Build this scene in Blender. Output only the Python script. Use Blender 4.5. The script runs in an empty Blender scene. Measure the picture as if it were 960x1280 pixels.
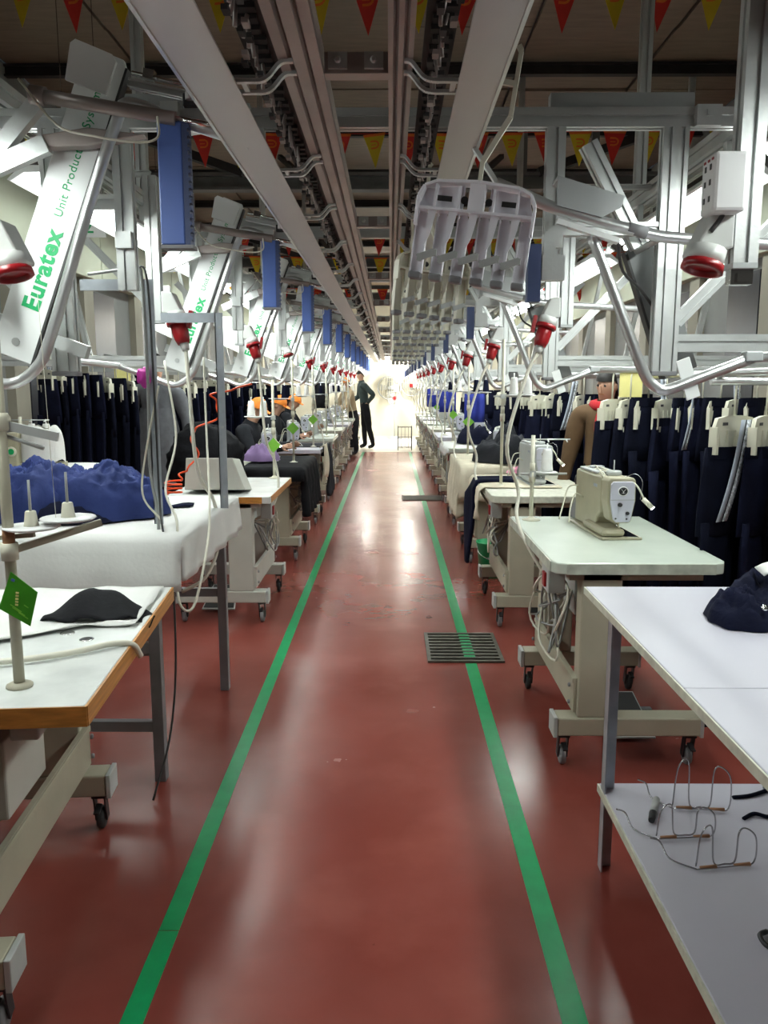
import bpy, math, random
from mathutils import Vector, Matrix, noise
PI = math.pi
C = bpy.context.scene.collection
SC = bpy.context.scene
RND = random.Random(7)

# ------------------------------------------------------------------ camera, world, exposure
cam_d = bpy.data.cameras.new('camera'); cam = bpy.data.objects.new('camera', cam_d); C.objects.link(cam)
cam_d.sensor_fit = 'VERTICAL'; cam_d.sensor_height = 36; cam_d.lens = 36 * 1000 / 1280
cam_d.clip_start = 0.05; cam_d.clip_end = 100
cam.location = (0, 0, 1.5); cam.rotation_euler = (PI / 2 - math.atan(158 / 1000), 0, math.atan(7.9 / 1000))
SC.camera = cam
SC.view_settings.view_transform = 'Standard'; SC.view_settings.look = 'None'
SC.view_settings.exposure = 0.08; SC.view_settings.gamma = 1.0; SC.view_settings.use_curve_mapping = False
w = bpy.data.worlds.new('world'); SC.world = w; w.use_nodes = True
w.node_tree.nodes['Background'].inputs[0].default_value = (.8, .9, 1, 1)
w.node_tree.nodes['Background'].inputs[1].default_value = .03
LAMP_W = 11.0          # watts of one twin tube fitting
PITCH = 1.85           # spacing of the work stations along the aisle
NST = 12

# ------------------------------------------------------------------ materials
def mat(name, col, rough=.5, metal=0., var=.12, scale=8., bump=0., bscale=40., spec=.5, emit=0, ecol=None, stretch=None, trans=0, coat=0):
    m = bpy.data.materials.new(name); m.use_nodes = True
    nt = m.node_tree; b = nt.nodes['Principled BSDF']
    b.inputs['Roughness'].default_value = rough; b.inputs['Metallic'].default_value = metal
    b.inputs['Specular IOR Level'].default_value = spec; b.inputs['Coat Weight'].default_value = coat
    if trans: b.inputs['Transmission Weight'].default_value = trans
    tc = nt.nodes.new('ShaderNodeTexCoord'); mp = nt.nodes.new('ShaderNodeMapping')
    nt.links.new(tc.outputs['Object'], mp.inputs['Vector'])
    if stretch: mp.inputs['Scale'].default_value = stretch
    n = nt.nodes.new('ShaderNodeTexNoise'); n.inputs['Scale'].default_value = scale; n.inputs['Detail'].default_value = 4
    nt.links.new(mp.outputs['Vector'], n.inputs['Vector'])
    r = nt.nodes.new('ShaderNodeValToRGB'); r.color_ramp.elements[0].position = .3; r.color_ramp.elements[1].position = .7
    r.color_ramp.elements[0].color = [c * (1 - var) for c in col] + [1]
    r.color_ramp.elements[1].color = [min(1, c * (1 + var)) for c in col] + [1]
    nt.links.new(n.outputs['Fac'], r.inputs['Fac']); nt.links.new(r.outputs['Color'], b.inputs['Base Color'])
    if bump:
        n2 = nt.nodes.new('ShaderNodeTexNoise'); n2.inputs['Scale'].default_value = bscale; n2.inputs['Detail'].default_value = 3
        nt.links.new(mp.outputs['Vector'], n2.inputs['Vector'])
        bp = nt.nodes.new('ShaderNodeBump'); bp.inputs['Strength'].default_value = bump; bp.inputs['Distance'].default_value = .01
        nt.links.new(n2.outputs['Fac'], bp.inputs['Height']); nt.links.new(bp.outputs['Normal'], b.inputs['Normal'])
    if emit:
        b.inputs['Emission Color'].default_value = list(ecol or col) + [1]; b.inputs['Emission Strength'].default_value = emit
    return m

M = {}
M['alu'] = mat('brushed_aluminium', (.62, .64, .63), .38, .55, .08, 6, .05, 90)
M['alu_dull'] = mat('dull_bounce_tinted_rail', (.36, .31, .29), .42, .5, .12, 5, .05, 60)  # brown tint of light bounced off the ceiling is put into this colour
M['strip'] = mat('sheet_steel_strip', (.58, .56, .56), .4, .6, .06, 3, .04, 30, stretch=(1, .2, 1))
M['tube'] = mat('satin_steel_tube', (.66, .67, .67), .28, .75, .05, 10)
M['chrome'] = mat('chrome', (.75, .75, .75), .12, 1., .03)
M['panel'] = mat('white_coated_panel', (.82, .84, .83), .35, 0, .03, 3)
M['panel_shaded'] = mat('shaded_grey_panel', (.27, .28, .28), .45, .2, .06, 4)  # grey panel colour darkened to paint in the shadow on it
M['panel_grey'] = mat('grey_coated_panel', (.42, .44, .44), .4, .2, .06, 4)
M['green_ink'] = mat('green_print', (.0, .36, .11), .5, 0, .03)
M['blue'] = mat('blue_enamel', (.085, .15, .44), .4, 0, .08, 5)
M['blue_dark'] = mat('dark_blue_side', (.05, .07, .16), .5, 0, .1)
M['black'] = mat('black_plastic', (.018, .018, .02), .45, 0, .2, 12)
M['rubber'] = mat('black_rubber', (.022, .022, .022), .7, 0, .2)
M['red'] = mat('red_plug_plastic', (.30, .008, .012), .35, 0, .1)
M['grey_plastic'] = mat('grey_plug_housing', (.55, .56, .54), .4, 0, .05)
M['white_plastic'] = mat('white_plastic', (.8, .8, .8), .35, 0, .04)
M['lilac'] = mat('white_lilac_clip_plastic', (.90, .89, .95), .4, 0, .03)
M['cream'] = mat('cream_clip_plastic', (.66, .64, .52), .45, 0, .06)
M['pad'] = mat('grey_rubber_pad', (.22, .22, .23), .6, 0, .08)
M['beige'] = mat('beige_stand_paint', (.42, .395, .30), .45, 0, .07, 6, .04, 60)
M['stand_grey'] = mat('pale_grey_stand_paint', (.50, .50, .45), .45, 0, .05, 6)
M['cablew'] = mat('off_white_cable', (.68, .66, .56), .5, 0, .06)
M['cableg'] = mat('grey_cable', (.3, .31, .3), .5, 0, .1)
M['cableb'] = mat('dark_cable', (.04, .04, .04), .5, 0, .1)
M['orange'] = mat('orange_air_hose', (.85, .09, .015), .4, 0, .05)
M['top_green'] = mat('pale_green_laminate', (.60, .66, .58), .22, 0, .05, 4, .02, 20)
M['edge_wear'] = mat('worn_edge_band', (.50, .54, .46), .4, 0, .25, 18)
M['top_white'] = mat('white_laminate', (.52, .51, .58), .3, 0, .03, 3)
M['ply'] = mat('pale_board_edge', (.60, .60, .50), .5, 0, .15, 30)
M['galv'] = mat('galvanised_angle', (.40, .43, .47), .42, .5, .15, 14)
M['steel_leg'] = mat('grey_painted_leg', (.20, .20, .21), .5, .2, .12, 10)
M['wood_edge'] = mat('orange_wood_edge', (.50, .22, .045), .4, 0, .25, 5, .05, 40, stretch=(3, 1, 20))
M['worn_white'] = mat('worn_white_laminate', (.66, .68, .66), .3, 0, .18, 7)
M['cloth_white'] = mat('white_cotton_cloth', (.70, .70, .68), .9, 0, .04, 5, .15, 60)
M['cloth_cream'] = mat('cream_cotton_cloth', (.64, .58, .45), .9, 0, .1, 6, .2, 50)
M['cloth_black'] = mat('black_fabric', (.009, .009, .011), .88, 0, .3, 10, .2, 60, spec=.15)
M['cloth_dark'] = mat('charcoal_fabric', (.020, .021, .026), .9, 0, .25, 10, .2, 60, spec=.2)
M['navy'] = mat('navy_suiting', (.006, .0075, .022), .9, 0, .3, 9, .2, 80, spec=.12)
M['navy2'] = mat('dark_navy_suiting', (.004, .005, .013), .9, 0, .3, 9, .2, 80, spec=.1)
M['blue_cloth'] = mat('royal_navy_cotton', (.022, .036, .135), .75, 0, .2, 6, .35, 25, spec=.2)
M['royal'] = mat('royal_blue_cloth', (.02, .035, .30), .8, 0, .15, 6)
M['lining_grey'] = mat('grey_waistband_lining', (.40, .44, .52), .8, 0, .1, 20)
M['lining_pat'] = mat('patterned_waistband_lining', (.42, .44, .48), .8, 0, .75, 90)
M['green_tag'] = mat('green_tag_card', (.055, .30, .02), .3, 0, .12, 20)
M['lime_tag'] = mat('lime_tag_card', (.20, .50, .05), .4, 0, .1, 20)
M['yellow'] = mat('yellow_pennant_cloth', (.62, .45, .02), .8, 0, .1)
M['redcloth'] = mat('red_pennant_cloth', (.60, .03, .02), .8, 0, .1)
M['orangecloth'] = mat('orange_print', (.75, .16, .02), .8, 0, .1)
M['purlin'] = mat('dark_roof_steel', (.035, .032, .032), .6, .2, .2)
M['greysteel'] = mat('grey_roof_steel', (.16, .16, .16), .55, .2, .15)
M['machine'] = mat('beige_machine_casting', (.40, .37, .26), .4, 0, .08, 10)
M['machine_grey'] = mat('grey_machine_casting', (.45, .47, .46), .4, 0, .06, 10)
M['face'] = mat('pale_face_plate', (.62, .62, .72), .3, .1, .03)
M['led'] = mat('led_light', (1, 1, 1), emit=25, ecol=(.95, .97, 1))
M['redled'] = mat('red_indicator', (1, .02, .02), emit=6, ecol=(1, .03, .03))
M['tubelight'] = mat('fluorescent_tube', (1, 1, 1), emit=25, ecol=(.93, 1, .97))
M['tubelight_dim'] = mat('fluorescent_tube_dim', (1, 1, 1), emit=10, ecol=(.93, 1, .97))
M['reflector'] = mat('white_reflector', (.88, .9, .88), .4, 0, .02)
M['skin'] = mat('skin', (.48, .27, .18), .55, 0, .06)
M['hair'] = mat('dark_hair', (.012, .01, .009), .6, 0, .3)
M['capo'] = mat('orange_cap_cloth', (.85, .25, .03), .8, 0, .12)
M['coat'] = mat('charcoal_wool', (.115, .118, .13), .9, 0, .15, 20)
M['brown'] = mat('brown_coat_cloth', (.11, .062, .028), .9, 0, .2)
M['beigecoat'] = mat('beige_jacket_cloth', (.42, .32, .20), .9, 0, .12)
M['darkgreen'] = mat('dark_green_jacket', (.02, .035, .035), .8, 0, .2)
M['scarf'] = mat('red_scarf', (.40, .012, .018), .9, 0, .15)
M['pink'] = mat('pink_cloth', (.75, .28, .42), .8, 0, .1)
M['magenta'] = mat('magenta_tape', (.55, .03, .35), .6)
M['paper_yellow'] = mat('yellow_paper', (.72, .66, .26), .8, 0, .08)
M['tape'] = mat('green_floor_tape', (.0, .30, .095), .35, 0, .10, 14, .02, 30)
M['iron'] = mat('drain_iron', (.13, .12, .10), .5, .4, .25, 20)
M['pit'] = mat('dark_pit_plate', (.012, .011, .010), .9)
M['wallc'] = mat('cream_wall_paint', (.62, .60, .50), .7, 0, .06, 2)
M['fascia'] = mat('pale_green_cream_paint', (.60, .64, .50), .6, 0, .05, 2)
M['wallg'] = mat('grey_wall_paint', (.30, .31, .30), .7, 0, .12, 2)
M['pilaster'] = mat('beige_pilaster', (.36, .34, .27), .6, 0, .08, 3)
M['darkglass'] = mat('dark_blue_opening', (.012, .014, .025), .3, 0, .2)
M['ceil'] = mat('tan_ceiling_sheet', (.22, .165, .12), .6, 0, .14, 3, .05, 10, stretch=(1, 6, 1))
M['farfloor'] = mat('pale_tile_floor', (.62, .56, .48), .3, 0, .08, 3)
M['white_cone'] = mat('white_thread', (.8, .8, .78), .8, 0, .04, 50)
M['purple'] = mat('purple_cloth', (.22, .14, .30), .8, 0, .2)
M['wire'] = mat('steel_wire', (.5, .5, .52), .25, .9, .05)
M['tip'] = mat('tan_wire_tip', (.40, .20, .10), .6)

def floor_mat():
    m = bpy.data.materials.new('red_epoxy_floor'); m.use_nodes = True; nt = m.node_tree; b = nt.nodes['Principled BSDF']; L = nt.links
    tc = nt.nodes.new('ShaderNodeTexCoord')
    def nz(sc, det, st=None):
        n = nt.nodes.new('ShaderNodeTexNoise'); n.inputs['Scale'].default_value = sc; n.inputs['Detail'].default_value = det
        if st:
            mp = nt.nodes.new('ShaderNodeMapping'); mp.inputs['Scale'].default_value = st
            L.new(tc.outputs['Object'], mp.inputs['Vector']); L.new(mp.outputs['Vector'], n.inputs['Vector'])
        else: L.new(tc.outputs['Object'], n.inputs['Vector'])
        return n
    n1 = nz(1.1, 6)
    r = nt.nodes.new('ShaderNodeValToRGB'); r.color_ramp.elements[0].position = .3; r.color_ramp.elements[1].position = .72
    r.color_ramp.elements[0].color = (.185, .036, .027, 1); r.color_ramp.elements[1].color = (.255, .060, .045, 1)
    L.new(n1.outputs['Fac'], r.inputs['Fac'])
    n2 = nz(3.2, 8)                                   # worn pale scuffs
    r2 = nt.nodes.new('ShaderNodeValToRGB'); r2.color_ramp.elements[0].position = .50; r2.color_ramp.elements[1].position = 1.0
    mx = nt.nodes.new('ShaderNodeMix'); mx.data_type = 'RGBA'
    L.new(n2.outputs['Fac'], r2.inputs['Fac']); L.new(r2.outputs['Color'], mx.inputs['Factor'])
    L.new(r.outputs['Color'], mx.inputs['A']); mx.inputs['B'].default_value = (.28, .075, .056, 1)
    n5 = nz(16, 9, (1, 1, 1))                         # small dark scratches
    r5 = nt.nodes.new('ShaderNodeValToRGB'); r5.color_ramp.elements[0].position = .745; r5.color_ramp.elements[1].position = .79
    m2 = nt.nodes.new('ShaderNodeMix'); m2.data_type = 'RGBA'; m2.inputs['B'].default_value = (.07, .02, .015, 1)
    L.new(n5.outputs['Fac'], r5.inputs['Fac']); L.new(r5.outputs['Color'], m2.inputs['Factor']); L.new(mx.outputs['Result'], m2.inputs['A'])
    L.new(m2.outputs['Result'], b.inputs['Base Color'])
    n3 = nz(2.2, 5); r3 = nt.nodes.new('ShaderNodeMapRange'); r3.inputs['To Min'].default_value = .15; r3.inputs['To Max'].default_value = .33
    L.new(n3.outputs['Fac'], r3.inputs['Value']); L.new(r3.outputs['Result'], b.inputs['Roughness'])
    n4 = nz(6, 4); bp = nt.nodes.new('ShaderNodeBump'); bp.inputs['Strength'].default_value = .06; bp.inputs['Distance'].default_value = .02
    L.new(n4.outputs['Fac'], bp.inputs['Height']); L.new(bp.outputs['Normal'], b.inputs['Normal'])
    return m
M['floor'] = floor_mat()

# ------------------------------------------------------------------ mesh building helpers
def catmull(pts, n=6):
    P = [Vector(p) for p in pts]; P = [2 * P[0] - P[1]] + P + [2 * P[-1] - P[-2]]; out = []
    for i in range(1, len(P) - 2):
        for k in range(n):
            t = k / n; a, b, c, d = P[i - 1], P[i], P[i + 1], P[i + 2]
            out.append(.5 * ((2 * b) + (c - a) * t + (2 * a - 5 * b + 4 * c - d) * t * t + (3 * b - a - 3 * c + d) * t ** 3))
    out.append(P[-2]); return out

class MB:
    def __init__(s): s.v = []; s.f = []; s.fm = []; s.fs = []
    def add(s, vs, fs, m=0, smooth=False):
        o = len(s.v); s.v += [tuple(p) for p in vs]
        for f in fs: s.f.append([o + i for i in f]); s.fm.append(m); s.fs.append(smooth)
        return s
    def bx(s, x0, x1, y0, y1, z0, z1, m=0, X=None):
        vs = [Vector((x, y, z)) for x in (x0, x1) for y in (y0, y1) for z in (z0, z1)]
        if X: vs = [X @ p for p in vs]
        return s.add(vs, [(0, 1, 3, 2), (4, 6, 7, 5), (0, 4, 5, 1), (2, 3, 7, 6), (0, 2, 6, 4), (1, 5, 7, 3)], m)
    def box(s, c, d, m=0, R=None):
        X = Matrix.Translation(c) @ (R.to_4x4() if R else Matrix())
        return s.bx(-d[0] / 2, d[0] / 2, -d[1] / 2, d[1] / 2, -d[2] / 2, d[2] / 2, m, X)
    def bar(s, a, b, w, h, m=0, up=(0, 0, 1)):           # rectangular bar from a to b, w across, h along up
        a, b = Vector(a), Vector(b); z = (b - a).normalized(); u = Vector(up)
        if abs(z.dot(u)) > .98: u = Vector((0, 1, 0))
        x = u.cross(z).normalized(); y = z.cross(x)
        vs = [p + x * (w / 2 * i) + y * (h / 2 * j) for p in (a, b) for i, j in ((-1, -1), (1, -1), (1, 1), (-1, 1))]
        return s.add(vs, [(3, 2, 1, 0), (4, 5, 6, 7)] + [(i, (i + 1) % 4, 4 + (i + 1) % 4, 4 + i) for i in range(4)], m)
    def profile(s, a, b, w, h, m=0, up=(0, 0, 1), nw=1, nh=1):    # slotted aluminium extrusion
        a, b = Vector(a), Vector(b); z = (b - a).normalized(); u = Vector(up)
        if abs(z.dot(u)) > .98: u = Vector((0, 1, 0))
        x = u.cross(z).normalized(); y = z.cross(x)
        g, dp = .006, .008; ring = []
        def side(p0, p1, inn, n):
            L = (p1[0] - p0[0], p1[1] - p0[1]); ln = math.hypot(*L); q = [p0]
            for k in range(n):
                t = (k + .5) / n
                for dt, de in ((-g / ln, 0), (-g / ln, dp), (g / ln, dp), (g / ln, 0)):
                    q.append((p0[0] + L[0] * (t + dt) + inn[0] * de, p0[1] + L[1] * (t + dt) + inn[1] * de))
            return q
        W, H = w / 2, h / 2
        ring = side((-W, -H), (W, -H), (0, 1), nw) + side((W, -H), (W, H), (-1, 0), nh) + side((W, H), (-W, H), (0, -1), nw) + side((-W, H), (-W, -H), (1, 0), nh)
        n = len(ring); vs = [p + x * i + y * j for p in (a, b) for i, j in ring]
        return s.add(vs, [list(range(n))[::-1], list(range(n, 2 * n))] + [(i, (i + 1) % n, n + (i + 1) % n, n + i) for i in range(n)], m)
    def tube(s, pts, r, n=8, m=0, caps=True):
        P = [Vector(p) for p in pts]; R = r if isinstance(r, (list, tuple)) else [r] * len(P)
        t = (P[1] - P[0]).normalized(); ref = Vector((0, 0, 1)) if abs(t.z) < .9 else Vector((0, 1, 0))
        x = ref.cross(t).normalized(); vs = []
        for i, p in enumerate(P):
            t = (P[min(i + 1, len(P) - 1)] - P[max(i - 1, 0)])
            t = t.normalized() if t.length > 1e-9 else Vector((0, 0, 1))
            x = (x - t * x.dot(t)).normalized(); y = t.cross(x)
            vs += [p + (x * math.cos(2 * PI * k / n) + y * math.sin(2 * PI * k / n)) * R[i] for k in range(n)]
        fs = [(i * n + k, i * n + (k + 1) % n, (i + 1) * n + (k + 1) % n, (i + 1) * n + k) for i in range(len(P) - 1) for k in range(n)]
        s.add(vs, fs, m, True); o = len(s.v) - len(vs)
        if caps:
            for ring in (list(range(n))[::-1], list(range((len(P) - 1) * n, len(P) * n))):
                s.f.append([o + i for i in ring]); s.fm.append(m); s.fs.append(False)
        return s
    def cyl(s, a, b, r, n=12, r2=None, m=0): return s.tube([a, b], [r, r if r2 is None else r2], n, m)
    def lathe(s, prof, c=(0, 0, 0), n=14, m=0, axis=None):   # prof: (radius, height) pairs about z
        X = Matrix.Translation(c)
        if axis is not None: X = X @ Vector((0, 0, 1)).rotation_difference(Vector(axis).normalized()).to_matrix().to_4x4()
        vs = [X @ Vector((r * math.cos(2 * PI * k / n), r * math.sin(2 * PI * k / n), z)) for r, z in prof for k in range(n)]
        fs = [(i * n + k, i * n + (k + 1) % n, (i + 1) * n + (k + 1) % n, (i + 1) * n + k) for i in range(len(prof) - 1) for k in range(n)]
        s.add(vs, fs, m, True); o = len(s.v) - len(vs)
        for ring in (list(range(n))[::-1], list(range((len(prof) - 1) * n, len(prof) * n))):
            s.f.append([o + i for i in ring]); s.fm.append(m); s.fs.append(False)
        return s
    def prism(s, poly, d0, d1, o=(0, 0, 0), u=(1, 0, 0), v=(0, 0, 1), m=0, smooth=False):
        o, u, v = Vector(o), Vector(u), Vector(v); nrm = u.cross(v).normalized(); n = len(poly)
        vs = [o + u * a + v * b + nrm * d for d in (d0, d1) for a, b in poly]
        s.add(vs, [list(range(n))[::-1], list(range(n, 2 * n))], m)
        k = len(s.v) - 2 * n
        for i in range(n): s.f.append([k + i, k + (i + 1) % n, k + n + (i + 1) % n, k + n + i]); s.fm.append(m); s.fs.append(smooth)
        return s
    def grid(s, fn, nu, nv, m=0, thick=0.):
        vs = [Vector(fn(i / nu, j / nv)) for i in range(nu + 1) for j in range(nv + 1)]; W = nv + 1
        fs = [(i * W + j, (i + 1) * W + j, (i + 1) * W + j + 1, i * W + j + 1) for i in range(nu) for j in range(nv)]
        if thick:
            N = [Vector() for _ in vs]
            for f in fs:
                nn = (vs[f[1]] - vs[f[0]]).cross(vs[f[3]] - vs[f[0]])
                for i in f: N[i] += nn
            k = len(vs); vs2 = [p - n.normalized() * thick if n.length > 0 else p for p, n in zip(vs, N)]
            b = [i * W for i in range(nu + 1)] + [nu * W + j for j in range(1, W)] + [i * W + nv for i in range(nu - 1, -1, -1)] + [j for j in range(nv - 1, 0, -1)]
            fs2 = [tuple(k + i for i in reversed(f)) for f in fs]
            fr = [(b[i], k + b[i], k + b[(i + 1) % len(b)], b[(i + 1) % len(b)]) for i in range(len(b))]
            return s.add(vs + vs2, fs + fs2 + fr, m, True)
        return s.add(vs, fs, m, True)
    def mesh(s, name, mats):
        me = bpy.data.meshes.new(name); me.from_pydata(s.v, [], s.f)
        for mm in (mats if isinstance(mats, (list, tuple)) else [mats]): me.materials.append(M[mm] if isinstance(mm, str) else mm)
        me.polygons.foreach_set('material_index', s.fm); me.polygons.foreach_set('use_smooth', s.fs); me.update(); return me
    def build(s, name, mats, parent=None, loc=(0, 0, 0), rz=0, bevel=0, label=None):
        o = bpy.data.objects.new(name, s.mesh(name, mats)); C.objects.link(o); o.location = loc; o.rotation_euler = (0, 0, rz)
        if parent: o.parent = parent
        if label: o['label'] = label
        if bevel:
            b = o.modifiers.new('bevel', 'BEVEL'); b.width = bevel; b.segments = 2; b.limit_method = 'ANGLE'
        return o

def tag(o, label, cat, group=None, kind=None):
    o['label'] = label; o['category'] = cat
    if group: o['group'] = group
    if kind: o['kind'] = kind
    return o
def thing(name, label, cat, loc=(0, 0, 0), rz=0, group=None):
    o = bpy.data.objects.new(name, None); C.objects.link(o); o.location = loc; o.rotation_euler = (0, 0, rz); o.empty_display_size = .05
    return tag(o, label, cat, group)
def dup(root, loc, rz=None, label=None, group=None):
    def cp(o, par):
        c = o.copy(); C.objects.link(c)
        if par: c.parent = par
        for ch in o.children: cp(ch, c)
        return c
    r = cp(root, None); r.location = loc
    if rz is not None: r.rotation_euler = (0, 0, rz)
    if label: r['label'] = label
    if group: r['group'] = group
    return r
def struct(o): o['kind'] = 'structure'; return o
ORD = ['nearest', 'second nearest', 'third nearest', 'fourth nearest', 'fifth nearest', 'sixth nearest', 'seventh nearest', 'eighth nearest', 'ninth nearest', 'tenth nearest', 'eleventh nearest', 'twelfth nearest', 'thirteenth nearest']
def rot(axis, a): return Matrix.Rotation(a, 3, axis)
def text_mesh(txt, size, extr=.0006, spacing=1.0, off=0):
    cu = bpy.data.curves.new('lettering', 'FONT'); cu.body = txt; cu.size = size; cu.extrude = extr; cu.space_character = spacing; cu.resolution_u = 3; cu.offset = off
    ob = bpy.data.objects.new('lettering', cu); C.objects.link(ob)
    me = bpy.data.meshes.new_from_object(ob.evaluated_get(bpy.context.evaluated_depsgraph_get()))
    bpy.data.objects.remove(ob); bpy.data.curves.remove(cu); return me

# ------------------------------------------------------------------ the shell of the hall
XW, YB, YF, ZC = 3.4, 24.3, -2.5, 4.3
struct(MB().bx(-XW, XW, YF, 18.3, -.1, 0).build('floor', 'floor'))
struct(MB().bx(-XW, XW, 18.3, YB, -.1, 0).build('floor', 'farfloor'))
ce = struct(MB().bx(-XW, XW, YF, YB, ZC + .05, ZC + .12).build('ceiling', 'greysteel'))
pm = MB().bx(-.555, .555, -.66, .66, -.015, .015).mesh('ceiling_panel', ['ceil'])
for i in range(6):
    for j in range(20):
        o = bpy.data.objects.new('ceiling_panel', pm); C.objects.link(o); o.parent = ce
        o.location = (-XW + .5667 + i * 1.1333, YF + .67 + j * 1.34, ZC + RND.uniform(.005, .03))
for j in range(15):
    y = -1.2 + j * 1.75
    b = MB().bx(-XW, XW, y - .035, y + .035, ZC - .11, ZC - .095).bx(-XW, XW, y - .035, y + .035, ZC - .03, ZC - .01).bx(-XW, XW, y - .008, y + .008, ZC - .095, ZC - .03)
    b.build('purlin', 'purlin', ce)
for y in (3.2, 8.3, 13.5, 18.5):                                  # main trusses
    b = MB().bx(-XW, XW, y - .07, y + .07, 3.40, 3.43).bx(-XW, XW, y - .07, y + .07, 3.53, 3.56).bx(-XW, XW, y - .01, y + .01, 3.43, 3.53)
    b.build('truss_chord', 'greysteel', ce)
    for k, x in enumerate((-2.9, -2.2, -1.45, -.75, .6, 1.3, 2.0, 2.75)):
        MB().bar((x, y, 3.56), (x, y, ZC - .2), .07, .05).build('truss_post', 'greysteel', ce)
    for sx in (-1, 1):
        MB().bar((sx * 2.9, y - .02, ZC - .25), (sx * 1.45, y - .02, 3.56), .12, .08).build('truss_brace', 'purlin', ce)
        MB().bar((sx * 1.3, y + 1.6, ZC - .15), (sx * .9, y, 3.56), .05, .05).build('truss_stay', 'purlin', ce)
struct(MB().bx(-XW - .1, XW + .1, YB, YB + .1, 0, ZC).build('wall_back', 'wallc'))
struct(MB().bx(-XW - .1, XW + .1, YF - .1, YF, 0, ZC).build('wall_front', 'wallg'))
for s, side in ((-1, 'left'), (1, 'right')):
    x0, x1 = sorted((s * XW, s * (XW + .1)))
    wl = struct(MB().bx(x0, x1, YF, YB, 0, ZC).build('wall_' + side, 'wallg'))
    f0, f1 = sorted((s * XW, s * (XW - .12)))
    for j in range(9):
        MB().bx(f0, f1, YF + .02 + j * 2.97, YF + 2.96 + j * 2.97, 2.66, 3.32).build('fascia_panel', 'fascia', wl, bevel=.01)
    p0, p1 = sorted((s * XW, s * (XW - .08)))
    for j in range(15):
        y = -1.6 + j * 1.75
        MB().bx(p0, p1, y, y + .28, 0, 2.66).build('pilaster', 'pilaster', wl)
        q0, q1 = sorted((s * XW, s * (XW - .03)))
        MB().bx(q0, q1, y + .42, y + 1.1, .9, 2.55).build('dark_opening', 'darkglass', wl)

# ------------------------------------------------------------------ floor markings and drains
t = thing('floor_tape', 'green tape line on the red floor along the left of the aisle', 'floor tape', (-.615, 1, 0))
MB().bx(-.028, .028, 0, 1.012, 0, .0015).build('tape_strip', 'tape', t, bevel=0)
MB().bx(-.028, .028, 1.016, 17.3, 0, .0015).build('tape_strip', 'tape', t)
t = thing('floor_tape', 'green floor tape line along the right of the aisle, crossing the drain grates', 'floor tape', (.442, 1, 0))
MB().bx(-.031, .031, 0, 3.19, 0, .0015).build('tape_strip', 'tape', t)
for j in range(8): MB().bx(-.031, .031, 3.262 + j * .054, 3.262 + j * .054 + .026, .013, .0145).build('tape_patch', 'tape', t)
MB().bx(-.031, .031, 3.72, 9.43, 0, .0015).build('tape_strip', 'tape', t)
MB().bx(-.031, .031, 9.92, 17.3, 0, .0015).build('tape_strip', 'tape', t)
def drain(x0, x1, y0, y1, label):
    t = thing('drain_grate', label, 'drain', ((x0 + x1) / 2, (y0 + y1) / 2, 0)); a, b = (x1 - x0) / 2, (y1 - y0) / 2
    MB().bx(-a, a, -b, b, .0004, .002).build('dark_pit_plate', 'pit', t)  # flat plate coloured near black for the shade of a pit, no recess
    MB().bx(-a, a, -b, -b + .02, .002, .012).bx(-a, a, b - .02, b, .002, .012).bx(-a, -a + .02, -b + .02, b - .02, .002, .012).bx(a - .02, a, -b + .02, b - .02, .002, .012).build('grate_frame', 'iron', t)
    for j in range(8):
        y = -b + .05 + j * (2 * b - .1 - .026) / 7
        MB().bx(-a + .02, a - .02, y, y + .026, .003, .0125).build('grate_bar', 'iron', t, bevel=.002)
drain(.207, .628, 4.20, 4.71, 'square iron drain grate in the floor near the first sewing table')
drain(.156, .70, 10.45, 10.9, 'far iron drain grate in the floor, farther down the aisle')

# ------------------------------------------------------------------ fluorescent fittings
def lamp_proto(label):
    t = thing('fluorescent_lamp', label, 'lamp')
    MB().prism([(-.11, -.035), (-.10, -.04), (-.05, -.012), (.05, -.012), (.10, -.04), (.11, -.035), (.06, .01), (-.06, .01)], -.65, .65, v=(0, 0, 1), u=(1, 0, 0)).build('reflector', 'reflector', t)
    for x in (-.025, .025): MB().cyl((x, -.62, -.052), (x, .62, -.052), .012, 8).build('lamp_tube', 'tubelight', t)
    for y in (-.5, .5): MB().bx(-.012, .012, y - .015, y + .015, .01, .12).build('hanger_strap', 'alu', t)
    return t
LD = bpy.data.lights.new('lamp_light', 'AREA'); LD.shape = 'RECTANGLE'; LD.size = .12; LD.size_y = 1.24; LD.energy = LAMP_W; LD.color = (.93, 1.0, .95)
LD2 = LD.copy(); LD2.energy = LAMP_W * .5
def lamp_light(parent):
    o = bpy.data.objects.new('lamp_light', LD if abs(parent.location.x) < 2 else LD2); C.objects.link(o); o.parent = parent; o.location = (0, 0, -.068)
proto = None
for x, nm, ys in ((-1.18, 'left of the aisle', 0), (1.18, 'right of the aisle', 0), (-2.7, 'added beside the left wall', .4), (2.7, 'added beside the right wall', .4)):
    for k in range(12):
        lab = 'twin tube fluorescent fitting %s, %s' % (nm, ORD[k])
        y = ys + (1.62 if abs(x) < 2 else 1.4) + k * PITCH
        if proto is None: proto = lamp_proto(lab); o = proto; o.location = (x, y, 2.22 if abs(x) < 2 else 3.2)
        else: o = dup(proto, (x, y, 2.22 if abs(x) < 2 else 3.2), label=lab)
        o['group'] = 'fluorescent fittings'
        if proto is o: pass
for o in [o for o in C.objects if o.name.startswith('fluorescent_lamp')]:
    lamp_light(o)
    if abs(o.location.x) > 2:                    # outer rows, added to light the sides, are dimmed to keep the walls down
        for c in o.children:
            if c.name.startswith('lamp_tube'): c.material_slots[0].link = 'OBJECT'; c.material_slots[0].material = M['tubelight_dim']
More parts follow.
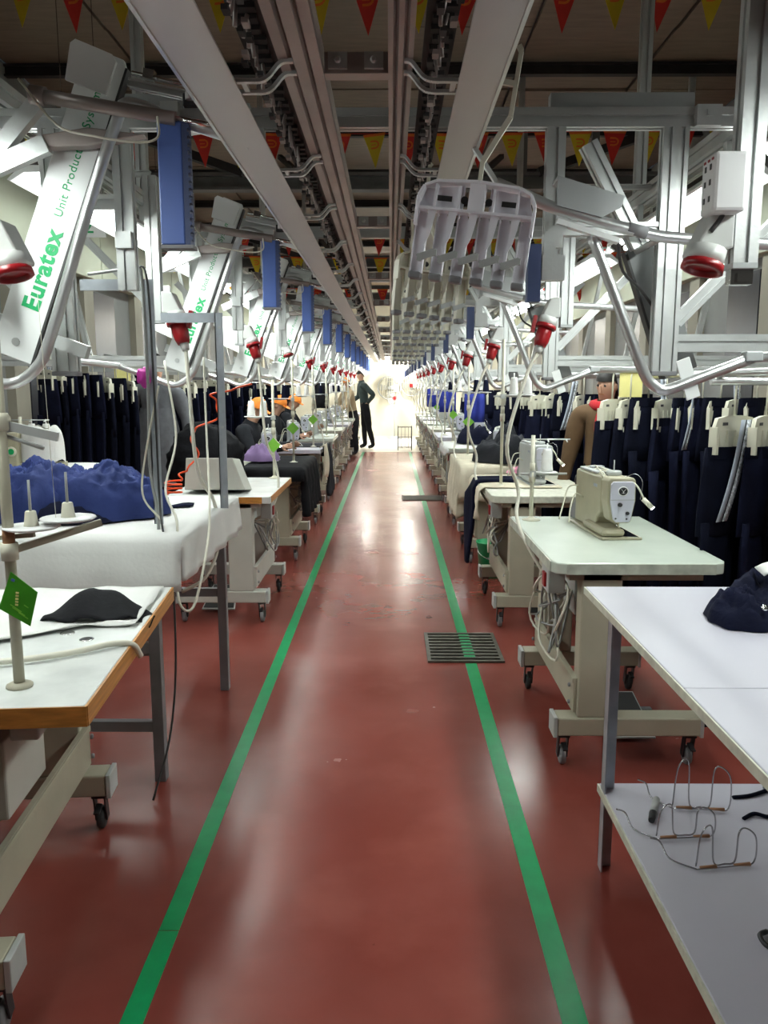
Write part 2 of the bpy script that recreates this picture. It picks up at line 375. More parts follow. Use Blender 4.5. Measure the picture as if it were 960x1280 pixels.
for i, (x, y) in enumerate(((-.5, 21.2), (.6, 22.3))):  # lights added to brighten the far wall and floor
    t = thing('fluorescent_lamp', 'added ceiling light near the far wall, %s of the aisle centre' % ('left' if i == 0 else 'right'), 'lamp', (x, y, 3.1))
    MB().bx(-.15, .15, -.6, .6, 0, .06).build('housing', 'reflector', t)
    MB().bx(-.12, .12, -.57, .57, -.006, -.001).build('diffuser', 'tubelight', t)
    for yy in (-.5, .5): MB().cyl((0, yy, .06), (0, yy, ZC - 3.1 - .0), .006, 6).build('hanger_rod', 'greysteel', t)
    d = bpy.data.lights.new('far_fill_light', 'AREA'); d.shape = 'RECTANGLE'; d.size = .24; d.size_y = 1.1; d.energy = 260; d.color = (1, .96, .86)
    lo = bpy.data.objects.new('far_fill_light', d); C.objects.link(lo); lo.parent = t; lo.location = (0, 0, -.01)

# ------------------------------------------------------------------ overhead structure
for x, nm in ((-1.18, 'left long overhead aluminium beam running the length of the hall over the tables'), (1.18, 'right long overhead aluminium beam running the length of the hall over the tables'),
              (-2.7, 'outer left overhead aluminium beam near the left wall'), (2.7, 'outer right overhead aluminium beam near the right wall')):
    t = thing('overhead_beam', nm, 'beam', (x, 0, 2.37 if abs(x) < 2 else 3.35)); ZB = 2.38 if abs(x) < 2 else 3.36
    MB().profile((0, -1.5, 0), (0, 23.9, 0), .05, .06).build('beam_profile', 'alu', t)
    for k in range(7):
        y = .3 + k * 3.7
        MB().profile((0, y, .03), (0, y, ZC - ZB), .05, .05).build('support_post', 'alu', t)
        MB().bx(-.07, .07, y - .07, y + .07, ZC - ZB, ZC - ZB + .02).build('mount_plate', 'purlin', t)

def frame_proto(label):
    t = thing('gantry_frame', label, 'frame', (0, 0, 0))
    MB().profile((-1.30, 0, 2.3115), (1.30, 0, 2.3115), .045, .057).build('cross_beam', 'alu', t)
    for s in (-1, 1):
        mx, ix = (.877, .51) if s > 0 else (1.05, .835)
        p = MB().profile((s * mx, 0, 2.283), (s * mx, 0, 1.545), .078, .045, nw=2, up=(0, 1, 0)).build('post', 'alu', t)
        MB().box((s * mx, 0, 1.538), (.082, .05, .014)).build('end_cap', 'pad', p, bevel=.003)
        MB().profile((s * ix, 0, 2.283), (s * ix, 0, 1.93 if s > 0 else 1.80), .058, .04, nw=1, up=(0, 1, 0)).build('inner_post', 'alu', t)
        MB().profile((s * (mx + .04), 0, 1.634), (s * 2.35, 0, 1.634), .04, .055).build('lower_beam', 'alu', t)
        MB().profile((s * 2.33, 0, 1.66), (s * 2.66, 0, 3.34), .04, .04).build('outer_post', 'alu', t)
        MB().profile((s * (ix + .03), 0, 1.985 if s > 0 else 2.07), (s * (mx - .039), 0, 1.985 if s > 0 else 2.07), .035, .04).build('short_beam', 'alu', t)
        MB().profile((s * (mx + .04), .02, 1.70), (s * (mx + .6), .02, 2.28), .03, .04).build('diagonal_strut', 'alu', t)
        MB().box((s * .965, -.03, 2.31), (.075, .03, .06)).box((s * .965, -.047, 2.315), (.018, .01, .018)).build('joint_block', 'alu', t)
        MB().bx(min(s * .49, s * .93), max(s * .49, s * .93), -.01, .03, 2.341, 2.385).build('cable_tray', 'panel_grey', t)
        MB().box((s * ix, -.03, 1.95), (.05, .02, .05)).build('corner_bracket', 'alu', t)
    return t
fp = None
for k in range(NST):
    lab = 'slotted aluminium gantry frame across the aisle, %s to the viewer' % ORD[k].replace('nearest', 'nearest').strip()
    y = 2.63 + k * PITCH
    if fp is None: fp = frame_proto(lab); fp.location = (0, y, 0); o = fp
    else: o = dup(fp, (0, y, 0), label=lab)
    o['group'] = 'overhead gantry frames'

# conveyor rails hung under the cross beams
def conveyor(x, w, label, side):
    t = thing('conveyor_rail', label, 'rail', (x, 0, 2.22))
    a, b = -w / 2, w / 2; g = .012
    MB().prism([(a, 0), (a + .3 * w - g / 2, 0), (a + .3 * w, .012), (a + .3 * w + g / 2, 0), (b - .3 * w - g / 2, 0), (b - .3 * w, .012), (b - .3 * w + g / 2, 0), (b, 0), (b, .02), (b - .01, .026), (b - .01, .05), (b, .055), (b, .0635), (a, .0635), (a, .055), (a + .01, .05), (a + .01, .026), (a, .02)], -23.6, -.6, v=(0, 0, 1)).build('rail_profile', 'alu_dull', t)
    cx = (a - .055) if side < 0 else (b + .06)
    c = MB(); r = random.Random(3)
    for j in range(430):                                          # the conveyor chain: hundreds of small links
        y = .8 + j * .052
        c.box((cx + r.uniform(-.006, .006), y, .050), (.045, .024, .010)).tube([(cx + r.uniform(-.01, .01), y + .02, .045), (cx + r.uniform(-.01, .01), y + .02, .0)], .005, 5, m=1).box((cx + r.uniform(-.022, .022), y, .004 + r.uniform(-.012, .01)), (.014, .030, .010), m=j % 3 == 0)
    c.build('drive_chain', ['purlin', 'alu_dull'], t)['kind'] = 'stuff'
    MB().bx(cx - .035, cx + .035, .6, 23.6, .058, .0625).build('chain_cover', 'purlin', t)
    bm = MB()
    for dy in (-.035, .035):                                       # two bent flat bars, clear of the rail
        e = -.17 if side < 0 else .16
        pts = catmull([(a * .3 if side < 0 else b * .3, dy, .0), (.9 * (a if side < 0 else b), dy, -.004), ((a - .03) if side < 0 else (b + .03), dy, -.038), (e * .7, dy, -.042), (e, dy, -.042)], 4)
        for p, q in zip(pts[:-1], pts[1:]): bm.bar(p, q, .014, .008)
    bm.box((e * .75, 0, -.04), (.012, .07, .008))
    me = bm.mesh('hanger_bracket', ['alu'])
    for k in range(30):
        o = bpy.data.objects.new('hanger_bracket', me); C.objects.link(o); o.parent = t; o.location = (0, 1.15 + k * .75 + (.06 if k % 3 else 0), -.002)
    return t
conveyor(-.205, .095, 'left conveyor rail with drive chain and bent brackets high over the aisle', -1)
conveyor(.022, .056, 'right conveyor rail with drive chain and bent brackets high over the aisle', 1)
for x0, x1, lab in ((-.460, -.345, 'left flat steel strip running over the aisle beside the conveyor'), (.150, .245, 'right flat steel strip running over the aisle beside the conveyor')):
    t = thing('steel_strip', lab, 'strip', ((x0 + x1) / 2, 0, 2.165)); h = (x1 - x0) / 2
    MB().bx(-h, h, .9, 23.6, 0, .005).build('strip_sheet', 'strip', t, bevel=.0015)
    f = h if x0 > 0 else -h
    MB().bx(f - .004, f + .004, .9, 23.6, -.004, .022).build('bright_flange', 'tube', t, label='bright rolled edge')
    for k in range(NST):
        MB().bx(-.012, .012, 2.61 + k * PITCH, 2.65 + k * PITCH, .005, .118).build('drop_bracket', 'alu', t)
tm = None
for k in range(NST):
    y = 2.05 + k * PITCH
    lab = 'short bolted tie bar between the conveyor rails, %s' % ORD[k]
    if tm is None:
        tm = thing('tie_bar', lab, 'tie bar', (0, y, 0), 0, 'tie bars between the rails')
        MB().bx(-.157, -.006, -.02, .02, 2.228, 2.236).bx(-.157, -.006, -.024, -.02, 2.228, 2.275).build('channel', 'alu_dull', tm)
        for x in (-.125, -.04): MB().box((x, -.029, 2.254), (.045, .01, .036)).lathe([(.008, 0), (.008, .006), (.004, .008)], (x, -.034, 2.254), 8, axis=(0, -1, 0)).build('bolt_plate', 'alu', tm)
    else: dup(tm, (0, y, 0), label=lab)

# ------------------------------------------------------------------ station arms
LET = text_mesh('Euratex', .098, spacing=1.08, off=.0032); LET2 = text_mesh('Unit Production System', .044, spacing=1.08)
LET.materials.append(M['green_ink']); LET2.materials.append(M['green_ink'])
def left_arm(label):
    t = thing('station_arm', label, 'conveyor arm', (0, 0, 0), 0, 'left station arms')
    MB().tube(catmull([(-.40, 0, 2.178), (-.47, 0, 2.20), (-.60, 0, 2.24), (-.735, 0, 2.285), (-.776, 0, 2.235), (-.87, 0, 2.0), (-1.0, 0, 1.644), (-1.05, 0, 1.55), (-1.13, 0, 1.505), (-1.22, 0, 1.53), (-1.42, 0, 1.60)], 5), .0165, 10).build('loop_tube', 'tube', t)
    MB().tube([(-1.42, 0, 1.60), (-2.8, 0, 1.788)], .0165, 8).build('storage_tube', 'tube', t)
    # sloping sign panel
    a, b = Vector((-.812, .06, 2.44)), Vector((-1.15, .06, 1.585)); d = (a - b).normalized(); n = Vector((d.z, 0, -d.x))
    p = MB().prism([(-.064, 0), (.064, 0), (.064, .90), (.05, .92), (-.05, .92), (-.064, .90)], 0, -.018, o=b, u=n, v=d).build('sign_panel', 'panel', t, bevel=.003)
    MB().prism([(.064, 0), (.071, 0), (.071, .90), (.064, .90)], .006, -.03, o=b, u=n, v=d).build('panel_rim', 'cableb', p)
    MB().lathe([(.012, 0), (.012, .004)], b + d * .05 - Vector((0, .001, 0)), 10, axis=(0, -1, 0)).build('fixing_screw', 'alu', p)
    X = Matrix((( d.x, -n.x, 0, 0), (d.y, -n.y, -1, 0), (d.z, -n.z, 0, 0), (0, 0, 0, 1)))
    for me, off, sh in ((LET, .14, .035), (LET2, .55, .018)):
        o = bpy.data.objects.new('lettering', me); C.objects.link(o); o.parent = p
        wd = max(v.co.x for v in me.vertices)
        sc = (.25 / wd) if me is LET else (.37 / wd)
        o.matrix_local = Matrix.Translation(b + d * (.155 if me is LET else .44) + n * sh - Vector((0, .0012, 0))) @ X @ Matrix.Scale(sc, 4)
    # blue slotted accumulator box
    q = MB().bx(-.655, -.585, -.03, .02, 1.898, 2.232).build('accumulator_box', 'blue', t, bevel=.004)
    e = MB().bx(-.585, -.570, -.03, .02, 1.898, 2.232, 0)
    for j in range(16): e.bx(-.5695, -.563, -.034, -.008, 1.91 + j * .02, 1.92 + j * .02)
    e.build('slotted_edge', 'blue_dark', q, label='dark toothed edge')
    MB().bx(-.655, -.563, -.032, .022, 1.888, 1.897).build('end_plate', 'pad', q)
    MB().bx(-.645, -.595, -.02, .01, 2.232, 2.285).build('hanging_lug', 'alu', q)
    # transfer head: sensor rail, clamp, pneumatic cylinder
    MB().profile((-.74, .02, 2.345), (-.40, .02, 2.275), .03, .022).build('sensor_rail', 'alu', t)
    MB().tube([(-.73, .015, 2.37), (-.50, .015, 2.322)], .007, 6).box((-.68, .012, 2.364), (.03, .025, .025), R=rot('Y', .2)).box((-.57, .012, 2.341), (.03, .025, .02), R=rot('Y', .2)).build('sensor_rod', 'chrome', t)
    s = MB().box((-.545, .0, 2.29), (.075, .035, .035)).build('sensor_box', 'black', t, bevel=.003)
    MB().lathe([(.006, 0), (.006, .004), (.002, .006)], (-.53, -.018, 2.29), 8, axis=(0, -1, 0)).build('red_indicator', 'redled', s)
    MB().tube([(-1.0, -.03, 2.30), (-.60, -.03, 2.235)], .019, 8).lathe([(.026, 0), (.026, .04)], (-1.0, -.03, 2.30), 10, axis=(.98, 0, -.16)).build('air_cylinder', 'alu_dull', t)
    MB().tube([(-.60, -.03, 2.235), (-.50, -.03, 2.219)], .008, 8).build('piston_rod', 'chrome', t)
    MB().prism([(-.64, 2.205), (-.60, 2.265), (-.545, 2.29), (-.50, 2.262), (-.475, 2.205), (-.53, 2.222)], -.055, .0).lathe([(.012, 0), (.012, .02), (.004, .03)], (-.56, -.028, 2.285), 8).build('clamp', 'tube', t)
    MB().prism([(-1.03, 2.20), (-.86, 2.225), (-.70, 2.205), (-.86, 2.175), (-1.02, 2.17)], -.05, -.005).build('arm_fairing', 'alu_dull', t, bevel=.004)
    MB().prism([(-.91, 2.345), (-.80, 2.305), (-.765, 2.39), (-.775, 2.41), (-.875, 2.45), (-.89, 2.44)], .0, .012).build('shield_plate', 'panel', t)
    MB().tube(catmull([(-1.02, -.06, 2.33), (-.92, -.065, 2.21), (-.82, -.065, 2.18), (-.70, -.06, 2.165), (-.645, -.055, 2.18), (-.645, -.05, 2.235)], 5), .0035, 5).build('air_hose', 'cablew', t)
    MB().bar((-1.18, .01, 2.10), (-1.0, .01, 2.29), .03, .045).bar((-1.25, .01, 2.07), (-.98, .01, 2.18), .03, .05).build('support_strut', 'alu', t)
    MB().prism([(-1.25, 2.0), (-1.12, 2.0), (-1.12, 1.74), (-1.25, 1.8)], .05, .08).build('housing_plate', 'panel', t)
    for x in (-.925, -.98): pass
    MB().bar((-.93, .10, 1.60), (-1.20, .10, 1.70), .03, .04).build('tube_bracket', 'alu', t)
    return t
def right_arm(label):
    t = thing('station_arm', label, 'conveyor arm', (0, 0, 0), 0, 'right station arms')
    u = MB().tube(catmull([(.30, 0, 2.07), (.40, 0, 2.03), (.485, 0, 1.997), (.716, 0, 1.936), (.866, 0, 1.915), (1.35, 0, 1.885)], 5), .0165, 10).build('entry_tube', 'tube', t)
    MB().bar((.302, 0, 2.07), (.236, 0, 2.166), .02, .012).build('entry_hook', 'alu', t)
    MB().tube([(.68, 0, 1.946), (.735, 0, 1.932)], .0175, 10).build('tube_joint', 'pad', u)
    MB().tube(catmull([(.583, .02, 1.93), (.645, .02, 1.79), (.707, .02, 1.643), (.755, .02, 1.535), (.785, .02, 1.50), (.821, .02, 1.487), (.902, .02, 1.516), (1.074, .02, 1.581)], 5), .0165, 10).build('loop_tube', 'tube', t)
    MB().tube([(1.074, .02, 1.581), (2.3, .02, 1.585)], .0165, 8).build('storage_tube', 'tube', t)
    a, b = Vector((.82, .30, 1.96)), Vector((.97, .30, 1.545)); d = (a - b).normalized(); n = Vector((d.z, 0, -d.x))
    p = MB().prism([(-.064, 0), (.05, 0), (.05, .42), (.04, .44), (-.05, .44), (-.064, .42)], 0, -.018, o=b, u=n, v=d).build('back_panel', 'panel_shaded', t, bevel=.003)
    MB().prism([(-.072, 0), (-.064, 0), (-.064, .43), (-.072, .43)], .012, -.03, o=b, u=n, v=d).build('panel_rim', 'cableb', p)
    MB().profile((.62, .27, 2.25), (.80, .29, 1.94), .045, .05).build('panel_carrier', 'alu', t)
    MB().tube([(.795, .29, 1.928), (.795, .0, 1.928)], .010, 6).build('panel_stay', 'alu', t)
    MB().tube(catmull([(.66, .02, 1.91), (.70, .10, 1.84), (.80, .24, 1.80), (.87, .27, 1.72), (.90, .27, 1.64)], 4), .005, 5).build('signal_cable', 'cableb', t)
    # angle channel above the tube
    MB().prism([(.472, 2.085), (.665, 2.03), (.66, 2.022), (.472, 2.075)], -.06, .02).prism([(.472, 2.085), (.472, 2.005), (.60, 1.972), (.655, 2.0), (.66, 2.03)], .015, .022).build('guide_channel', 'panel_grey', t)
    MB().lathe([(.016, 0), (.016, .012), (.009, .013), (.009, .008)], (.605, .012, 1.992), 12, axis=(0, -1, 0)).build('knob', 'chrome', t)
    MB().bar((.475, 0, 1.965), (.655, 0, 1.91), .03, .014).build('support_plate', 'panel', t)
    MB().prism([(.44, 1.93), (.50, 1.975), (.52, 1.96), (.475, 1.915), (.475, 1.85), (.44, 1.85)], -.03, .01).bx(.435, .50, -.02, .02, 1.80, 1.87).build('stop_block', 'alu', t)
    MB().bx(.395, .432, -.02, .02, 1.74, 1.90).build('accumulator_box', 'blue_dark', t)
    MB().prism([(.845, 1.57), (.885, 1.585), (.925, 1.47), (.885, 1.455)], -.022, -.016).build('stop_plate', 'panel', t, bevel=.002)
    MB().box((1.07, .02, 1.585), (.05, .045, .03)).build('end_stop', 'panel_grey', t, bevel=.004)
    return t
la = ra = None
for k in range(NST):
    y = 2.4 + k * PITCH
    lab = 'white lettered sloping panel, blue box and steel tube arm on the left, %s' % ORD[k]
    if la is None: la = left_arm(lab); la.location = (0, y, 0)
    else: dup(la, (0, y, 0), label=lab)
    lab = 'steel tube loop arm with grey panel on the right of the aisle, %s' % ORD[k]
    if ra is None: ra = right_arm(lab); ra.location = (0, y, 0)
    else: dup(ra, (0, y, 0), label=lab)

# ------------------------------------------------------------------ drop posts with sockets, plugs and power cords
def drop_post(s, label, boxed, plugged):
    t = thing('drop_post', label, 'socket post', (0, 0, 0), 0, 'socket posts ' + ('right' if s > 0 else 'left') + ' of the aisle')
    MB().profile((0, 0, 2.36), (0, 0, 1.774), .055, .05, up=(0, 1, 0)).build('post', 'alu', t)
    MB().box((0, 0, 1.768), (.056, .052, .012)).build('end_cap', 'panel_grey', t)
    MB().profile((0, 0, 2.372), (s * (.36 if s > 0 else .16), 0, 2.372), .03, .022).build('top_arm', 'alu', t)
    g = MB().prism([(-s * .03, 1.895), (-s * .075, 1.89), (-s * .118, 1.80), (-s * .115, 1.79), (-s * .03, 1.805)], -.055, .03).build('socket_housing', 'grey_plastic', t, bevel=.008)
    ax = Vector((-s * .30, -.12, -1)).normalized(); c = Vector((-s * .082, -.015, 1.805))
    MB().lathe([(.042, 0), (.042, .035), (.038, .036)], c, 14, axis=ax).build('socket_collar', 'grey_plastic', g)
    MB().lathe([(.046, .034), (.048, .05), (.036, .052), (.036, .040)], c, 14, axis=ax).build('red_socket_ring', 'red', g)
    if boxed:
        b = MB().bx(min(-s * .028, -s * .10), max(-s * .028, -s * .10), -.075, .005, 1.875, 2.0).build('outlet_box', 'white_plastic', t, bevel=.008)
        for i, z in enumerate((1.905, 1.94, 1.972)):
            MB().box((-s * .1005, -.05, z), (.002, .008, .012)).box((-s * .1005, -.022, z), (.002, .008, .012)).build('outlet_slot', 'cableb', b)
        for i in range(3): MB().box((-s * .1005, -.06 + i * .022, 1.987), (.002, .01, .005)).build('red_mark', 'red', b)
        MB().tube(catmull([(-s * .06, -.03, 1.876), (-s * .07, -.03, 1.86), (-s * .085, -.03, 1.84)], 3), .006, 6).build('link_cable', 'cableb', t)
        MB().box((-.002, 0, 1.745), (.05, .03, .035)).box((.0, -.018, 1.742), (.03, .008, .02)).build('cable_gland', 'chrome', t)
    return t, c + ax * .05, ax
def plug_at(p, ax, label):
    t = thing('power_plug', label, 'plug', p, 0, 'red power plugs')
    MB().lathe([(.034, -.012), (.035, .03), (.033, .06), (.026, .085)], (0, 0, 0), 12, axis=ax).build('plug_body', 'red', t)
    MB().lathe([(.02, .085), (.017, .115)], (0, 0, 0), 10, axis=ax).build('cable_gland', 'grey_plastic', t)
    MB().box(Vector((-.052 if ax.x < 0 else .052, 0, .02)), (.016, .03, .075), R=rot('Y', .18)).build('plug_latch', 'red', t)
    return t
NP = [2.0, 3.5] + [5.4 + PITCH * j for j in range(9)]
dp = {}
for s, nm in ((1, 'right'), (-1, 'left')):
    ys = [1.9 + PITCH * k for k in range(11)] if s > 0 else NP
    for k, y in enumerate(ys):
        x = .800 if s > 0 else -1.0
        boxed = (k == 0)
        lab = ('aluminium drop post with white outlet box and open red socket, %s on the %s' if boxed and s > 0 else 'aluminium drop post with grey industrial socket, %s on the %s') % (ORD[k], nm)
        key = (s, boxed and s > 0)
        if key not in dp:
            dp[key] = drop_post(s, lab, key[1], 0); o = dp[key][0]; o.location = (x, y, 0)
        else: o = dup(dp[key][0], (x, y, 0), label=lab)
        c, ax = dp[key][1], dp[key][2]; p = Vector((x, y, 0)) + c
        if k == 0: continue
        if s < 0 and k == 3: continue
        lab = 'red plug with off white cord in the grey socket, %s on the %s side' % (ORD[k - 1], nm)
        plug = plug_at(p, ax, lab)
        e = p + ax * .112
        # cord falling to the table of the station
        if s > 0: pts = [e, e + Vector((-.06, -.03, -.12)), e + Vector((-.14, -.06, -.42)), (.60, y - .02, 1.02), (.585, y - .1, .90), (.62, y - .25, .78), (.73, y - .35, .60)]
        else: pts = [e, e + Vector((.015, -.03, -.15)), e + Vector((.05, -.08, -.5)), (-.78, y + .0, .99), (-.755, y - .05, .82), (-.80, y - .12, .68), (-.9, y - .15, .62)]
        MB().tube([Vector(q) - p for q in catmull(pts, 6)], .0085, 6).build('cord', 'cablew', plug)

# ------------------------------------------------------------------ multi clip trouser hangers
def clip_hanger(label, m, fl=1):
    t = thing('clip_hanger', label, 'hanger', (0, 0, 0), 0, 'empty multi clip hangers')
    # origin: top centre of the body; local X is the width, Z up
    hw = .135
    outl = [(-hw, -.10), (-hw, -.035), (-hw + .012, -.012), (-hw + .04, 0), (.0, .006), (hw - .04, 0), (hw - .012, -.012), (hw, -.035), (hw, -.10)]
    f = MB()
    for (x0, z0), (x1, z1) in zip(outl[:-1], outl[1:]): f.bar((x0, 0, z0), (x1, 0, z1), .007, .05, up=(0, 1, 0))
    f.prism([(-hw, -.06), (-hw + .015, -.015), (-.03, -.002), (-.03, -.06)], -.004, .004)
    f.prism([(.03, -.06), (.03, -.002), (hw - .015, -.015), (hw, -.06)], -.004, .004)
    f.bx(-.018, .018, -.022, .022, -.062, .004); f.bx(-hw, hw, -.022, .022, -.064, -.057)
    for x in (-.095, -.04, .04, .095): f.bx(x - .003, x + .003, -.02, .02, -.058, -.006)
    f.build('hanger_frame', m, t, bevel=.0015)
    for x in (-.075, .075):
        MB().box((x, -.0045, -.034), (.034, .002, .012)).build('slot', 'cableb', t)
        MB().lathe([(.009, 0), (.009, .002)], (x * .38, -.004, -.034), 10, axis=(0, -1, 0)).build('slot', 'cableb', t)
    for i in range(6):
        x = -.122 + i * .0488; ln = -.205
        g = MB().prism([(x - .012, ln), (x + .012, ln), (x + .0125, -.078), (x + .007, -.066), (x - .007, -.066), (x - .0125, -.078)], -.006, -.001)
        g.bx(x - .0145, x - .012, -.006, .020, ln, -.066).bx(x + .012, x + .0145, -.006, .020, ln, -.066)
        if i < 5: g.prism([(x + .0135, -.064), (x + .033, -.064), (x + .024, -.12), (x + .0135, ln + .06)], .012, .016)
        g = g.build('finger', m, t)
        MB().bx(x - .0145, x + .0145, -.016, .022, ln - .016, ln).build('foot_pad', 'pad', g, bevel=.004)
        if i < 5:
            MB().bar((x + .006, -.034, ln + .028), (x + .046, -.034, ln + .046), .006, .016).box((x + .010, -.032, ln + .03), (.010, .012, .016)).box((x + .044, -.032, ln + .044), (.010, .012, .014)).build('spring_clip', 'machine_grey', t)
    if 1:
        r = MB()
        for p, q in zip([(0, 0, .0), (0, 0, .055), (fl * .048, 0, .155), (fl * .050, 0, .295), (fl * .05, 0, .225)], [(0, 0, .055), (fl * .048, 0, .155), (fl * .050, 0, .295), (fl * .043, 0, .306), (fl * .012, 0, .229)]): r.bar(p, q, .010, .012)
        r.build('hook_rod', 'cream', t)
    return t
ch = clip_hanger('pale lilac six finger clip hanger hanging nearest over the aisle', 'lilac')
ch.location = (.205, 1.95, 1.955); ch.rotation_euler = (0, .135, math.radians(-10))
ch2 = None
for k, (x, y, rz) in enumerate(((.155, 2.95, 20), (.145, 3.75, 15), (.150, 4.25, 8), (.16, 4.9, 18), (.155, 5.8, 10), (.15, 6.7, 16), (.16, 7.9, 12), (.15, 9.2, 15))):
    lab = 'cream six finger clip hanger hanging behind the lilac one, %s' % ORD[k]
    if ch2 is None: ch2 = clip_hanger(lab, 'cream', -1); ch2.location = (x, y, 1.955); ch2.rotation_euler = (0, .10, math.radians(rz))
    else: dup(ch2, (x, y, 1.955), math.radians(rz), lab)

# ------------------------------------------------------------------ bunting
def pennant_mesh(m, ink):
    b = MB().prism([(-.095, 0), (.095, 0), (0, -.27)], -.001, .001, m=0)
    b.prism([(-.095, 0), (.095, 0), (.088, -.02), (-.088, -.02)], -.0018, .0018, m=1)
    arc = [(-.034, -.058), (.012, -.058), (.03, -.07), (.034, -.088), (.026, -.104), (.008, -.112), (-.030, -.112)]
    for p, q in zip(arc[:-1], arc[1:]): b.bar((p[0], -.0022, p[1]), (q[0], -.0022, q[1]), .0016, .013, m=1, up=(-(q[1] - p[1]), 0, q[0] - p[0]))
    b.bar((-.03, -.0022, -.086), (.012, -.0022, -.086), .0016, .007, m=1)
    return b.mesh('pennant', [m, ink])
PM = [pennant_mesh('yellow', 'orangecloth'), pennant_mesh('redcloth', 'orangecloth')]
for r, (y, z, sag, txt) in enumerate(((5.0, 3.84, .06, 'nearest the viewer'), (7.0, 3.62, .07, 'second from the viewer'), (10.4, 3.42, .05, 'third from the viewer'), (11.3, 3.30, .08, 'fourth from the viewer'), (14.2, 3.2, .06, 'fifth from the viewer'))):
    t = thing('bunting', 'string of red and yellow pennants across the hall under the roof, %s' % txt, 'bunting', (0, y, z), 0, 'bunting strings')
    def zz(x): return sag * (x / 3.4) ** 2 - sag
    MB().tube([(-3.39 + i * .3767, 0, zz(-3.39 + i * .3767)) for i in range(19)], .003, 4).build('cord', 'redcloth', t)
    for i in range(24):
        x = -3.25 + i * .283
        o = bpy.data.objects.new('pennant', PM[(i + r) % 2]); C.objects.link(o); o.parent = t; o.location = (x, 0, zz(x)); o.rotation_euler = (RND.uniform(-.15, .15), RND.uniform(-.06, .06), RND.uniform(-.25, .25))

# line number boards
for txt, x, y, z, wh in (('22', -2.16, 5.9, 2.62, 'behind the nearest left panel'), ('21', -2.45, 9.2, 2.83, 'farther off, left of the second panel')):
    t = thing('number_board', 'white board with green number %s, %s' % (txt, wh), 'sign', (x, y, z))
    MB().bx(-.14, .14, -.006, .006, -.08, .08).build('board', 'panel', t)
    me = text_mesh(txt, .15); me.materials.append(M['green_ink']); o = bpy.data.objects.new('lettering', me); C.objects.link(o); o.parent = t
    o.rotation_euler = (PI / 2, 0, 0); o.location = (-.09, -.0075, -.052)
    for dx in (-.12, .12): MB().cyl((dx, 0, .08), (dx, 0, ZC - z + .02), .003, 5).build('hanging_wire', 'wire', t)

